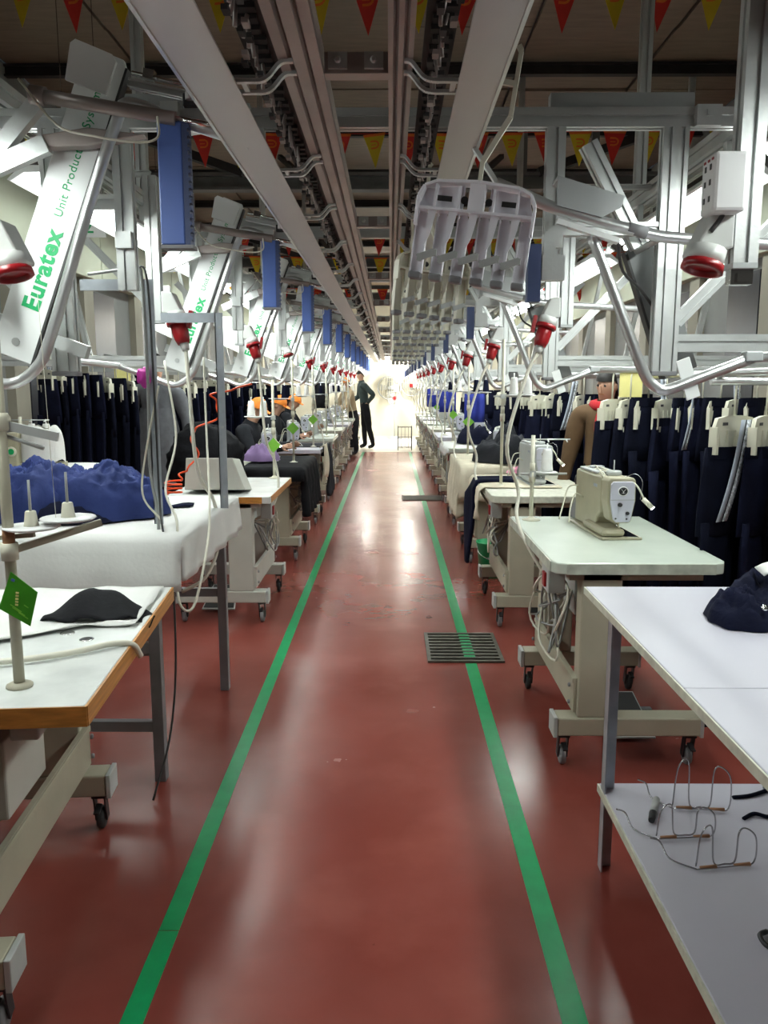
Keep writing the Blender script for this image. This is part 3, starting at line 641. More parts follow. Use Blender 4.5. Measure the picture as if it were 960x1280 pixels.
# ------------------------------------------------------------------ tables and stands
def caster(parent, x, y, h=.135, m='black', wheel='pad', yaw=0.4):
    c = MB().box((x, y, h - .006), (.045, .045, .012)).bar((x - .018, y, h - .012), (x - .018, y + .018, .034), .005, .03, up=(0, 1, 0)).bar((x + .018, y, h - .012), (x + .018, y + .018, .034), .005, .03, up=(0, 1, 0)).box((x, y - .03, h - .045), (.02, .045, .006), R=rot('X', .3)).build('caster', m, parent)
    MB().lathe([(.018, -.012), (.035, -.011), (.0385, -.006), (.0385, .006), (.035, .011), (.018, .012)], (x, y + .014, .0386), 14, axis=(1, 0, 0)).build('caster_wheel', wheel, c)
    return c
def stand_table(name, label, cat, x0, y0, sx, ln=1.10, wd=.66, top=.84, tm='top_green', em=None, sm='beige', foot=(.04, .84), motor=True, group=None, th=.045, round_=.05, inset=0., cables=True):
    # x0: aisle-side edge, sx: direction away from the aisle, y0: near end
    t = thing(name, label, cat, (x0, y0, 0), 0, group)
    def X0(a): return sx * a
    def bx0(mb, a, b, *r, m=0): return mb.bx(min(X0(a), X0(b)), max(X0(a), X0(b)), *r, m=m)
    k = round_
    poly = [(X0(k), 0), (X0(wd - k), 0), (X0(wd - k * .3), k * .3), (X0(wd), k), (X0(wd), ln), (X0(0), ln), (X0(0), k), (X0(k * .3), k * .3)]
    if sx < 0: poly = poly[::-1]
    tp = MB().prism(poly, top - th, top, u=(1, 0, 0), v=(0, 1, 0)).build('tabletop', tm, t, bevel=.006)
    if em:
        e = MB(); bx0(e, -.003, .002, .05, ln, top - th + .002, top - .003); bx0(e, .05, wd - .05, -.003, .002, top - th + .002, top - .003)
        e.build('edge_band', em, tp, label='worn edge band')
    def bxx(mb, a, b, *r, m=0): return mb.bx(min(X(a), X(b)), max(X(a), X(b)), *r, m=m)
    def X(a): return X0(a + inset)
    for j, fy in enumerate(foot):
        p = MB(); bxx(p, .12, .275, fy, fy + .085, .21, top - th); p.build('column', sm, t, bevel=.006)
        f = MB(); bxx(f, .045, .61, fy - .005, fy + .085, .135, .21); f = f.build('foot_beam', sm, t, bevel=.006)
        for a in (.04, .605):
            g = MB(); bxx(g, a - .012 if a < .3 else a, a + .004 if a < .3 else a + .014, fy - .008, fy + .088, .13, .213); g.build('end_cap', 'machine_grey', f, bevel=.003)
        for a in (.075, .575): caster(t, X(a), fy + .03, wheel='rubber' if j else 'pad')
        b = MB(); bxx(b, .07, .58, fy, fy + .06, top - th - .03, top - th); b.build('top_bracket', sm, t)
    s = MB(); bxx(s, .105, .125, foot[0] + .02, foot[1] + .06, .225, .365); bxx(s, .100, .106, foot[0] + .02, foot[1] + .06, .345, .365); s.build('stretcher', sm, t, bevel=.004)
    for fy in foot:
        for z in (.26, .33): MB().lathe([(.009, 0), (.009, .006), (.005, .009)], (X(.098), fy + .045, z), 8, axis=(-sx, 0, 0)).build('bolt', 'steel_leg', t)
    if motor:
        q = MB(); bxx(q, .20, .40, ln * .45, ln * .45 + .22, top - th - .30, top - th - .06); q.lathe([(.085, 0), (.09, .02), (.09, .16), (.07, .18)], (X(.30), ln * .45 - .16, top - th - .19), 14, axis=(0, 1, 0)); q = q.build('motor', 'machine_grey', t, bevel=.006)
        q2 = MB(); bxx(q2, .025, .095, .22, .36, top - th - .13, top - th - .001); q2.build('switch_box', 'machine_grey', t, bevel=.006)
        q3 = MB(); bxx(q3, .015, .026, .25, .30, top - th - .11, top - th - .05); q3.build('red_switch', 'red', t, bevel=.004)
        r = random.Random(int(y0 * 100) + (5 if sx > 0 else 0)); cb = MB()
        for i in range(7):
            pts = [(X(r.uniform(.05, .09)), r.uniform(.2, .55), top - th - .02)]
            for kx in range(4): pts.append((X(r.uniform(.02, .10)), r.uniform(.15, .65), top - th - r.uniform(.10, .38)))
            pts.append((X(.2), ln * .5, top - th - .2)); cb.tube(catmull(pts, 5), .0052, 5, m=int(i % 3 > 0))
        if cables: cb.build('cable_bundle', ['cablew', 'cableg'], t)
        pd = MB().prism([(-.11, -.15), (.11, -.15), (.085, .13), (-.085, .13)], 0, .012, o=(X(.40), .40, .075), u=(1, 0, 0), v=Vector((0, .93, .36))).build('pedal', 'machine_grey', t, bevel=.003)
        MB().prism([(-.10, -.14), (.10, -.14), (.078, .12), (-.078, .12)], .0125, .016, o=(X(.40), .40, .075), u=(1, 0, 0), v=Vector((0, .93, .36))).build('pedal_mat', 'rubber', pd)
        rr = MB(); bxx(rr, .27, .55, .44, .47, .05, .08); rr.bx(X(.40) - .01, X(.40) + .01, .36, .46, .05, .075); rr.bar((X(.30), .455, .08), (X(.28), .47, top - th - .15), .012, .012); rr.build('pedal_linkage', 'steel_leg', t)
    return t

def sewing_machine(label, x, y, z, rz=0, m='machine', group='sewing machines on the stands', lit=False):
    # long axis along local Y, head at -Y
    t = thing('sewing_machine', label, 'sewing machine', (x, y, z), rz, group); t.scale = (1, 1, .93)
    MB().bx(-.09, .09, -.26, .26, 0, .012).build('bed', m, t, bevel=.004)
    MB().prism([(.015, -.24), (.075, -.26), (.08, -.02), (.02, -.02)], .0125, .0145, u=(1, 0, 0), v=(0, 1, 0)).build('needle_plate', 'chrome', t)
    MB().bx(-.085, .02, -.25, .05, .012, .05).build('bed_casing', m, t, bevel=.02)
    MB().prism([(.25, .012), (.25, .27), (.235, .285), (-.12, .285), (-.14, .27), (-.14, .11), (-.09, .08), (-.06, .012)], -.06, .055, u=(0, 1, 0), v=(0, 0, 1)).build('arm', m, t, bevel=.012)
    MB().prism([(-.06, .275), (-.05, .288), (.05, .288), (.06, .275), (.062, .18), (.045, .085), (.035, .075), (-.03, .075), (-.045, .09), (-.062, .18)], .14, .235, u=(1, 0, 0), v=(0, 0, 1)).build('head', m, t, bevel=.008)
    fp_ = MB().prism([(-.052, .26), (-.042, .272), (.042, .272), (.052, .26), (.053, .18), (.038, .09), (.03, .082), (-.026, .082), (-.038, .095), (-.053, .18)], .235, .247, u=(1, 0, 0), v=(0, 0, 1)).build('face_plate', 'face', t, bevel=.003)
    def sd(px, pz, r, dd, nm, mm, par=fp_): return MB().lathe([(r, 0), (r, dd * .7), (r * .7, dd)], (px, -.2468, pz), 14, axis=(0, -1, 0)).build(nm, mm, par)
    sd(-.0, .228, .023, .002, 'badge_rim', 'white_plastic'); sd(0, .228, .019, .004, 'badge', 'black')
    MB().bar((-.010, -.2515, .238), (.0, -.2515, .226), .004, .001).bar((.010, -.2515, .238), (.0, -.2515, .226), .004, .001).bar((-.008, -.2515, .220), (.008, -.2515, .220), .004, .001).bar((0, -.2515, .226), (0, -.2515, .218), .004, .001).build('badge_mark', 'white_plastic', fp_)
    MB().bx(-.053, .053, -.2475, -.2468, .186, .188).build('seam', 'cableg', fp_)
    sd(-.012, .165, .010, .010, 'screw', 'black'); sd(.022, .125, .008, .010, 'screw', 'black'); sd(-.028, .10, .004, .003, 'screw', 'black'); sd(.02, .098, .004, .003, 'screw', 'black')
    MB().cyl((0, -.19, .078), (0, -.19, .014), .004, 8).build('needle_bar', 'chrome', t)
    MB().prism([(-.014, .016), (.014, .016), (.010, .022), (.004, .05), (-.004, .05), (-.010, .022)], .175, .205, u=(1, 0, 0), v=(0, 0, 1)).build('presser_foot', 'chrome', t)
    MB().lathe([(.02, 0), (.055, .003), (.06, .012), (.06, .025), (.05, .035), (.02, .037)], (-.0, .25, .215), 16, axis=(0, 1, 0)).build('hand_wheel', 'black', t)
    MB().lathe([(.030, 0), (.034, .006), (.034, .02), (.03, .024)], (.0, -.12, .285), 12).cyl((.0, -.12, .30), (0, -.12, .36), .003, 6).build('bobbin_winder', 'machine_grey', t)
    MB().bx(-.055, .045, -.04, .21, .285, .297).box((.0, .12, .302), (.06, .05, .012)).build('top_cover', 'panel_grey', t, bevel=.004)
    g = MB()
    for sd_ in range(4):
        r = random.Random(sd_ + 11)
        g.tube(catmull([(r.uniform(-.05, .0), .18, .297)] + [(r.uniform(-.068, .03), .10 - .08 * q, .30 + r.uniform(-.012, .012)) for q in range(3)] + [(-.05, -.15, .27 + r.uniform(-.02, .015)), (-.06, -.16, .20)], 4), .0035, 5)
    g.tube(catmull([(-.06, .20, .20), (-.10, .24, .18), (-.13, .22, .08), (-.15, .2, .02)], 4), .004, 5)
    g.tube(catmull([(-.06, .12, .15), (-.09, .15, .16), (-.12, .12, .09), (-.13, .1, .02)], 4), .004, 5)
    g.build('loom', 'cream', t)
    MB().bx(-.0615, -.060, -.08, -.03, .225, .24).build('maker_plate', 'lining_grey', t)
    l = MB().tube(catmull([(.03, -.20, .285), (.06, -.25, .25), (.085, -.27, .19)], 4), .004, 6).tube([(.080, -.268, .195), (.115, -.29, .155)], .011, 8).build('work_lamp', 'cream', t)
    MB().lathe([(.009, 0), (.009, .003)], (.115, -.29, .155), 8, axis=(.6, -.35, -.68)).build('lamp_lens', 'led', l)
    MB().tube(catmull([(.02, -.2, .285), (.06, -.22, .305), (.085, -.24, .27), (.075, -.25, .19)], 4), .0015, 4).build('thread_guide', 'wire', t)
    MB().prism([(.25, .02), (.25, .16), (.36, .05), (.38, .005), (.25, .005)], -.05, .05, u=(0, 1, 0), v=(0, 0, 1)).build('belt_guard', 'pad', t, bevel=.01)
    return t

def thread_stand(label, x, y, z, h=.95, flip=1, tagc=None, cones=2, group='thread stands on the tables', m='cream', r=.010, cm='white_cone', armz=.62):
    t = thing('thread_stand', label, 'thread stand', (x, y, z), 0, group)
    MB().lathe([(.045, 0), (.045, .004), (.02, .01), (r, .02)], (0, 0, 0), 12).tube([(0, 0, .015), (0, 0, h)], r, 10).build('pole', m, t)
    MB().lathe([(r + .006, 0), (r + .006, .05)], (0, 0, h * .45), 10).lathe([(r + .003, 0), (r + .003, .045)], (0, 0, h * .45 + .05), 10).build('collar', m, t)
    z1 = h * armz
    MB().tube([(-.06, 0, z1), (.17 * flip, 0, z1)], .006, 6).box((0, 0, z1), (.03, .03, .03)).build('spool_arm', 'alu', t)
    for i in range(cones):
        cx = (.07 + .09 * i) * flip
        p = MB().lathe([(.05, 0), (.055, .004), (.05, .006), (.015, .008)], (cx, 0, z1 + .004), 14).tube([(cx, 0, z1 + .01), (cx, 0, z1 + .15)], .004, 6).build('spool_plate', 'white_plastic', t)
        MB().lathe([(.032, .0), (.030, .01), (.022, .10), (.018, .11)], (cx, 0, z1 + .012), 14).build('thread_cone', cm, p)
    MB().tube([(-.05, 0, h - .02), (.18 * flip, 0, h - .02)], .004, 6).tube([(.07 * flip, 0, h - .02), (.07 * flip, -.03, h - .03)], .004, 6).tube([(.16 * flip, 0, h - .02), (.16 * flip, -.03, h - .03)], .004, 6).build('guide_arm', 'alu', t)
    if tagc:
        s = .055
        MB().prism([(0, s), (s, 0), (0, -s), (-s, 0)], 0, .002, o=(.0, -r - .006, h * .34), u=(1, 0, 0), v=(0, 0, 1)).build('paper_tag', tagc, t, label='green diamond paper tag')
    return t

# right side: laminate table nearest the camera
t = thing('work_table', 'white laminate table with lower shelf and steel legs at the near right', 'table', (.63, 1.2, 0))
for a, b in ((-.10, .44), (.442, 1.317)): MB().bx(0, .64, a, b, .835, .86).build('top_board', 'top_white', t, bevel=.003)
MB().bx(-.004, 0, -.10, 1.317, .836, .858).bx(-.004, .64, 1.317, 1.320, .836, .858).build('edge_band', 'ply', t, label='pale worn board edge')
MB().bx(.03, .61, -.02, 1.165, .235, .262).build('lower_shelf', 'top_white', t, bevel=.003)
MB().bx(.024, .03, -.02, 1.165, .236, .26).build('shelf_edge', 'ply', t, label='pale worn shelf edge')
for a in (.028, .53):
    for b in (-.05, 1.095):
        sx = -1 if a > .3 else 1; sy = 1 if b < .5 else -1; ax = a if sx > 0 else a + .04; by = b if sy > 0 else b + .04
        MB().bx(min(ax, ax + sx * .04), max(ax, ax + sx * .04), min(by, by + sy * .004) - (.07 if sy < 0 else -.0) * 0, max(by, by + sy * .004), 0, .835).bx(min(ax, ax + sx * .004), max(ax, ax + sx * .004), min(by, by + sy * .04), max(by, by + sy * .04), 0, .835).build('leg', 'galv', t)
MB().bx(.03, .57, 1.10, 1.13, .80, .834).bx(.034, .06, -.04, 1.10, .80, .834).build('top_rail', 'galv', t)

def crumple(name, mats, c, sx, sy, h, seed, n=34, par=None, fold=6., amp=.45, power=.5, sharp=1.):
    r = Vector((seed * 3.7, seed * 1.3, seed * 2.1))
    def fn(u, v):
        a = u * 2 * PI; d = v
        q = Vector((math.cos(a) * d, math.sin(a) * d, 0))
        nz = noise.noise(q * fold * .35 + r); nz2 = 1 - abs(noise.noise(q * fold * .8 + r * 2)) * 2; nz3 = 1 - abs(noise.noise(q * fold * 1.9 - r)) * 2
        k_ = .66 + amp * nz + sharp * (.28 * nz2 + .12 * nz3); k_ = 1.15 * (1 - math.exp(-1.5 * max(0, k_))) if sharp < 1 else k_
        edge = 1 + .18 * noise.noise(Vector((math.cos(a) * 2, math.sin(a) * 2, seed))) + .06 * noise.noise(Vector((math.cos(a) * 6, math.sin(a) * 6, seed)))
        prof = max(0, 1 - d ** 2.2) ** power
        z = h * prof * k_
        return (c[0] + q.x * sx * edge + .03 * sx * nz2, c[1] + q.y * sy * edge + .03 * sy * nz3, c[2] + max(.003, z))
    m = MB(); V = [fn(0, 0)]; m.grid(lambda u, v: fn(v, max(.02, 1 - u)), n // 2, n)
    return m.build(name, mats, par)
p = thing('fabric_pile', 'dark navy crumpled fabric pieces on the white laminate table', 'fabric', (1.10, 2.16, .86))
crumple('cloth_piece', 'navy', (.04, .06, 0), .20, .16, .115, 3, 48, p, 9)
crumple('cloth_piece', 'navy', (-.13, -.03, .0), .10, .11, .085, 5, 40, p, 8)
crumple('cloth_piece', 'navy2', (.09, -.02, .04), .14, .12, .085, 8, 40, p, 10)
MB().lathe([(.008, 0), (.009, .003), (.004, .004)], (-.115, -.112, .062), 10, axis=(0, -.8, .6)).build('button', 'chrome', p)
MB().grid(lambda u, v: (-.06 + u * .10, .02 + v * .06, .118 + .018 * math.sin(u * PI) + .01 * v), 5, 4, thick=.003).build('pale_scrap', 'cloth_white', p)

# wire pieces, marker and straps on the lower shelf
def wire_frame(label, x, y, rz, tall, sd):
    t = thing('wire_loop', label, 'wire loop', (x, y, .262), rz, 'bent wire pieces')
    W = .16; r = .0022
    pts = catmull([(-W / 2, 0, .012), (-W / 2 + .01, .0, tall), (-W / 4, .005, tall * 1.15), (-W / 5, 0, .02), (0, 0, .012), (W / 6, 0, .02), (W / 5, .0, tall * .95), (W / 3, .005, tall * 1.05), (W / 2, .0, tall * .8), (W / 2, 0, .014), (W / 4, -.004, .008), (-W / 2, -.006, .006)], 6)
    MB().tube(pts, r, 6).build('bent_wire', 'wire', t)
    for a in (-.3, .28): MB().tube([(W * a - .022, -.003, .0095), (W * a + .022, -.004, .0095)], [.003, .0055], 7).build('crimp', 'tip', t)
    MB().tube(catmull([(-W / 2, -.006, .006), (-W / 2 - .05, .04, .01), (-W / 2 - .06, .08, .035), (-W / 2 - .085, .085, .045)], 5), r, 6).build('wire_tail', 'wire', t)
    return t
wire_frame('bent wire piece with tall loops at the back of the lower shelf', .915, 2.20, -.10, .13, 1)
wire_frame('bent wire piece lying in the middle, left of the other two', .815, 2.05, .05, .085, 2)
wire_frame('bent wire piece nearest the shelf front on the right', .87, 1.915, .12, .10, 3)
t = thing('marker_pen', 'grey marker with black cap lying on the lower shelf', 'pen', (.765, 2.165, .274), -.42)
MB().tube([(0, -.0, 0), (0, .085, 0)], [.0105, .0105], 10).build('barrel', 'machine_grey', t)
MB().tube([(0, -.045, 0), (0, -.001, 0)], [.009, .0118], 10).build('cap', 'black', t)
for i, (pts, lab) in enumerate((([(1.04, 2.27, .266), (1.10, 2.28, .268), (1.20, 2.33, .269)], 'black strap at the back of the shelf, left of the others'), ([(1.02, 2.15, .266), (1.06, 2.17, .27), (1.10, 2.155, .268), (1.2, 2.16, .267)], 'short black strap nearest the wire pieces'), ([(1.15, 2.235, .267), (1.22, 2.205, .266)], 'black strap end at the right edge of the shelf'))):
    tag(MB().tube(catmull(pts, 5), .006, 5).build('strap', 'navy2'), lab, 'strap', 'black straps on the shelf')
t = MB().tube(catmull([(.86, 1.66, .27), (.835, 1.64, .275), (.84, 1.61, .27), (.88, 1.60, .27), (.95, 1.63, .27)], 5), .006, 6).build('cable_end', 'black'); tag(t, 'loop of black cord lying at the front right of the lower shelf', 'cord')

# right row of sewing stands
RX = .615
tops = ['top_green', 'ply', 'top_white', 'top_green', 'top_white', 'ply', 'top_green', 'top_white', 'top_green', 'ply']
for k in range(10):
    y = 2.945 + k * PITCH
    lab = 'sewing stand with pale top and beige legs on casters, %s on the right' % ORD[k]
    if k == 0: lab = 'sewing stand with pale green top and beige legs, nearest on the right'
    stand_table('sewing_table', lab, 'sewing table', RX, y, 1, tm=tops[k], em='edge_wear' if k == 0 else None, sm='beige', group='sewing stands right of the aisle', ln=1.10 if k == 0 else 1.15)
MB_ = sewing_machine('beige sewing machine with pale round-badged face plate on the pale green table', .985, 3.66, .84, .06)
smR = None
for k in range(1, 10):
    y = 3.66 + k * PITCH
    lab = 'sewing machine on the %s right stand' % ORD[k].replace(' nearest', '').replace('nearest', 'first')
    if smR is None: smR = sewing_machine(lab, 1.0, y, .842, .06, 'machine_grey')
    else: dup(smR, (1.0 + RND.uniform(-.04, .04), y, .842), RND.uniform(-.2, .2), lab)
MB_ = thread_stand('cream thread stand with white cone at the back of the pale green table', .70, 3.93, .84, .42, 1, None, 1, armz=.55)
for k in range(1, 10):
    thread_stand('thread stand on the %s right stand%s' % (ORD[k].replace(' nearest', ''), ', with a green diamond tag' if k in (2, 3, 5) else ''), .73, 4.95 + (k - 1) * PITCH + (.75 if k in (2, 3) else .3), .842, .95 if k < 6 else .8, 1, 'lime_tag' if k in (2, 3, 5) else None, 2, cm='navy' if k in (2, 4) else 'white_cone')

# cloths over the right stands
def drape(name, label, mats, x0, x1, y0, y1, z, drop_x0=.0, drop_y0=0., drop_x1=0., seed=1, cat='cloth', n=26, thick=.004, group=None, rip=.022):
    # rectangular cloth over a table top, hanging over the aisle side (x0), the near end (y0) and optionally x1
    r = Vector((seed * 2.3, seed * 1.7, 0)); s = 1 if x1 > x0 else -1
    W, L = abs(x1 - x0), y1 - y0
    def fn(u, v):
        a = -drop_x0 + u * (drop_x0 + W + drop_x1); b = -drop_y0 + v * (drop_y0 + L)
        dx = max(0, -a); dxx = max(0, a - W); dy = max(0, -b); d = max(dx, dy, dxx)
        x = min(max(a, 0), W); y = max(b, 0); w_ = noise.noise(Vector((a * 5, b * 5, 0)) + r)
        corner = min(dx, dy)
        ripple = rip * math.sin((y if dx > dy else x) * 26 + seed * 2 + 3 * w_) * min(1, d * 6)
        x += -(.012 * (dx > 0) + .06 * dx + (ripple + .01) * (dx > 0)) + dxx * .05 + corner * .25
        y += -(.012 * (dy > 0) + .06 * dy + (ripple + .01) * (dy > 0)) + corner * .25
        zz = z + .007 - d * (1 - .12 * corner) + (.004 * w_ if d == 0 else .025 * w_ * min(1, d * 5))
        if d == 0: zz = max(zz, z + .005)
        return (x0 + s * x, y0 + y, zz)
    m = MB(); m.grid(fn, n, n, thick=thick if s > 0 else -thick)
    return tag(m.build(name, mats), label, cat, group)
drape('cloth_cover', 'cream cloth draped over the third right stand, hanging into the aisle', 'cloth_cream', RX - .01, RX + .60, 6.60, 7.75, .842, .45, .30, seed=4)
drape('cloth_cover', 'cream cloth over the back of the second right stand', 'cloth_cream', RX - .01, RX + .5, 5.15, 5.9, .842, .22, .0, seed=9)
tr = MB(); tr.grid(lambda u, v: ((RX + .25 - .32 * min(1, v / .55) - .01 * math.sin(v * 9)) if v < .55 else RX - .075 - .02 * math.sin(v * 7 + u * 3), 5.40 + u * .22 + .02 * math.sin(v * 8), (.862 + .012 * math.sin(u * 9)) if v < .5 else .862 - (v - .5) * 1.15 + .0 * u), 8, 22, thick=.02)
tag(tr.build('navy_trousers', 'navy'), 'navy trousers laid over the aisle edge of the second right stand', 'trousers')
crumple('x', 'cloth_dark', (1.02, 7.0, .855), .30, .40, .26, 12, 36).name = 'jacket_heap'
tag(bpy.data.objects['jacket_heap'], 'dark heap of jackets on the cream covered third right stand', 'jackets')
crumple('pink_cloth', 'pink', (.98, 5.9, .86), .12, .06, .05, 21, 24); tag(bpy.data.objects['pink_cloth'], 'small pink cloth on the back of the second right stand', 'cloth')
drape('cloth_cover', 'pale cloth on the fourth right stand', 'cloth_white', RX, RX + .55, 8.55, 9.5, .842, .10, .06, seed=14)
crumple('navy_heap', 'navy', (1.0, 9.1, .86), .25, .3, .22, 31, 28); tag(bpy.data.objects['navy_heap'], 'heap of navy garments on the fourth right stand', 'garments')
for i, (x, y, z, h, w_, lab) in enumerate(((.83, 7.97, 1.44, .30, .20, 'nearer royal blue cloth hanging over the right stands'), (.83, 11.67, 1.44, .32, .24, 'middle royal blue cloth hanging over the right stands'), (.83, 15.37, 1.44, .34, .26, 'far royal blue cloth hanging over the right stands'))):
    o = MB().grid(lambda u, v: (x - w_ / 2 + u * w_, y + .015 * math.sin(u * 14 + i), z - v * h), 12, 3, thick=.006).tube([(x - w_ / 2 - .02, y, z), (x + w_ / 2 + .02, y, z)], .006, 6, m=1).tube([(x, y, z), (x, y, 1.475)], .004, 5, m=1).build('hanging_cloth', ['royal', 'alu']); tag(o, lab, 'cloth', 'royal blue hanging cloths')

# ---------------------------------------------------------------- left side
# near orange-edged machine table, turned a little
A7 = math.radians(5.0)
t = stand_table('sewing_table', 'orange wood edged sewing table with white worn top at the near left', 'sewing table', -.676, 1.678, -1, ln=1.06, wd=.62, top=.80, tm='worn_white', em=None, foot=(-.03, .845), th=.048, round_=.004, motor=True, inset=.16, cables=False)
t.rotation_euler = (0, 0, A7)
MB().bx(-.62, .004, -.004, 0, .752, .799).bx(0, .006, 0, 1.06, .752, .799).build('wood_edge', 'wood_edge', t, label='orange wood edge')
b = MB().bx(-.40, -.27, .22, .50, .41, .62).bx(-.345, -.325, .28, .44, .62, .752).bx(-.262, -.25, .30, .42, .60, .70).build('control_box', 'stand_grey', t, bevel=.006)
MB().lathe([(.11, 0), (.115, .02), (.115, .15), (.09, .17)], (-.42, .05, .60), 16, axis=(0, 1, 0)).build('motor_drum', 'beige', t)
MB().tube(catmull([(-.30, .30, .41), (-.33, .18, .36), (-.29, .05, .27), (-.34, -.02, .18), (-.46, .0, .16)], 5), .007, 6).tube(catmull([(-.27, .35, .62), (-.24, .5, .70), (-.2, .6, .745)], 4), .005, 5).build('dark_cable', 'cableb', t)
for x, y in ((-.13, .48), (-.20, .54)): MB().lathe([(.02, 0), (.02, .0015), (.016, .002)], (x, y, .80), 14).build('plug_disc', 'chrome', t)
P7 = lambda x, y, z: Matrix.Rotation(A7, 4, 'Z') @ Vector((x, y, z)) + Vector((-.676, 1.678, 0))
t = thing('thread_stand', 'tall beige thread stand with green tag at the near left', 'thread stand', (-.872, 1.79, .80))
MB().lathe([(.03, 0), (.03, .006), (.018, .012)], (0, 0, 0), 12).tube([(0, 0, .01), (0, 0, .80)], .0125, 12).build('pole', 'beige', t)
MB().lathe([(.019, .305), (.019, .345)], (0, 0, 0), 12).lathe([(.02, .60), (.022, .605), (.022, .63), (.016, .64)], (0, 0, 0), 12).build('collar', 'cream', t)
MB().lathe([(.0135, .345), (.0135, .38)], (0, 0, 0), 12).build('copper_sleeve', 'tip', t)
MB().bar((0, 0, .325), (.17, .12, .372), .012, .016).bar((-.1, .03, .345), (.05, .02, .36), .012, .01).build('spool_arm', 'beige', t)
for x, y, z in ((.045, .02, .372), (.115, .06, .386)):
    p = MB().lathe([(.005, 0), (.056, .002), (.064, .006), (.062, .009), (.02, .009)], (x, y, z), 20).build('spool_plate', 'white_plastic', t)
    MB().lathe([(.017, .009), (.016, .012), (.012, .042), (.010, .044)], (x, y, z), 12).build('cone_base', 'cream', p)
    MB().tube([(x, y, z + .044), (x, y, z + .115)], [.0035, .003], 7).build('spool_pin', 'machine_grey', p)
MB().bar((0, 0, .615), (.12, .02, .585), .014, .02).tube([(-.03, .01, .60), (.09, .01, .56)], .005, 6).build('guide_arm', 'machine_grey', t)
MB().tube([(.09, .03, .90), (.09, .05, .395)], .0007, 4).build('thread', 'cablew', t)
g = MB().prism([(.008, .066), (.066, .018), (.044, -.062), (-.026, -.020)], -.001, .001, o=(.0, -.018, .215), u=(1, 0, 0), v=(0, 0, 1)).build('paper_tag', 'green_tag', t, label='green printed paper tag')
b = MB()
for i in range(5): b.box((.020 - i * .0009, -.0198, .232 - i * .007), (.007, .0006, .0042), R=rot('Y', .15))
b.build('yellow_print', 'paper_yellow', g)
b = MB()
for i, (x, z, l) in enumerate(((.014, .196, .03), (.02, .188, .034), (.03, .178, .026), (.038, .20, .012))): b.box((x, -.0198, z), (l, .0006, .002), R=rot('Y', .62))
b.build('pale_print', 'lime_tag', g)
MB().box((.012, -.0198, .262), (.008, .0006, .006), R=rot('Y', .3)).build('blue_print', 'blue', g)
o = MB().tube(catmull([(-1.25, 1.86, .822), (-1.08, 1.90, .815), (-.95, 1.93, .814), (-.83, 2.00, .812), (-.75, 2.07, .812), (-.705, 2.10, .80), (-.69, 2.12, .76)], 6), .0085, 8).build('hose', 'cablew'); tag(o, 'off white hose lying across the orange edged table', 'hose')
# white sheet and black fabric on that table
def sheet(u, v):
    x, y = -.62 + .60 * u, .36 + .66 * v
    lim = .70 - .40 * max(0, (1 - u) - .25)
    y = max(y, lim - .12 + .1 * v)
    z = .806 + .012 * (noise.noise(Vector((u * 5, v * 6, 3))) + .6) + (.06 * max(0, .55 - u) * math.sin(v * PI) if v < 1 else 0)
    return P7(x, y, z)
o = MB().grid(sheet, 22, 18, thick=.003).build('cloth_sheet', 'cloth_white'); tag(o, 'white cotton sheet lying on the near left sewing table', 'cloth')
def blk(u, v):
    x = -.30 + .31 * u; y = .64 - .02 * u + (.08 + .10 * math.sin(u * PI)) * (v - .35) + .05 * u
    h = .065 * (u / .36 if u < .36 else max(.0, 1 - (u - .36) / .5) ** .8) * (.15 + .85 * math.sin(v * PI * .5))
    return P7(x, y, .818 + max(0, h) + .006 * math.sin(u * 17 + v * 4) + (-.03 * max(0, u - .85) / .15))
o = MB().grid(blk, 24, 10, thick=.004).build('black_cloth', 'cloth_black'); tag(o, 'dark folded cloth at the aisle edge of the near left table', 'cloth')

# white cloth covered table
t = thing('work_table', 'tall steel legged table under a white cloth on the left', 'table', (-1.50, 2.86, 0))
MB().bx(0, .72, -.02, 1.02, .93, .96).build('top_board', 'ply', t)
for x in (.02, .60):
    for y in (0, .93):
        xx = x + (.06 * y if x > .3 else 0)
        MB().bx(xx, xx + .042, y, y + .042, 0, .93).build('leg', 'steel_leg', t, bevel=.002)
MB().bar((.03, .02, .22), (.62, .02, .22), .03, .04).build('rail', 'steel_leg', t)
MB().bar((.05, .95, .50), (.67, .95, .50), .03, .04).build('rail', 'steel_leg', t)
MB().bar((.05, .02, .53), (.62, .02, .53), .03, .04).build('rail', 'steel_leg', t)
MB().bar((.10, .30, .40), (.62, .02, .52), .03, .035).build('brace', 'steel_leg', t)
o = drape('tablecloth', 'white cotton cloth draped over the tall left table', 'cloth_white', -.77, -1.52, 2.83, 3.90, .96, .17, .215, seed=2, n=34, rip=.006); 
# blue crumpled garments
p = thing('blue_garments', 'crumpled blue garments heaped on the white cloth', 'garments', (-1.32, 3.22, .972))
crumple('garment', 'blue_cloth', (-.13, -.02, 0), .22, .20, .26, 2, 64, p, 7, .4, .42, .95)
crumple('garment', 'blue_cloth', (.13, .03, 0), .26, .20, .25, 6, 68, p, 7, .4, .42, .95)
crumple('garment', 'navy', (.0, -.10, 0), .26, .12, .08, 9, 36, p, 6)
o = MB().grid(lambda u, v: (-1.12 + .24 * u, 3.42 + .08 * v + .05 * u, .975 + .006 * math.sin(u * 9) + .004 * math.sin(v * 7)), 10, 5, thick=.006).build('folded_cloth', 'navy'); tag(o, 'flat navy cloth strip lying beside the blue garments', 'cloth')
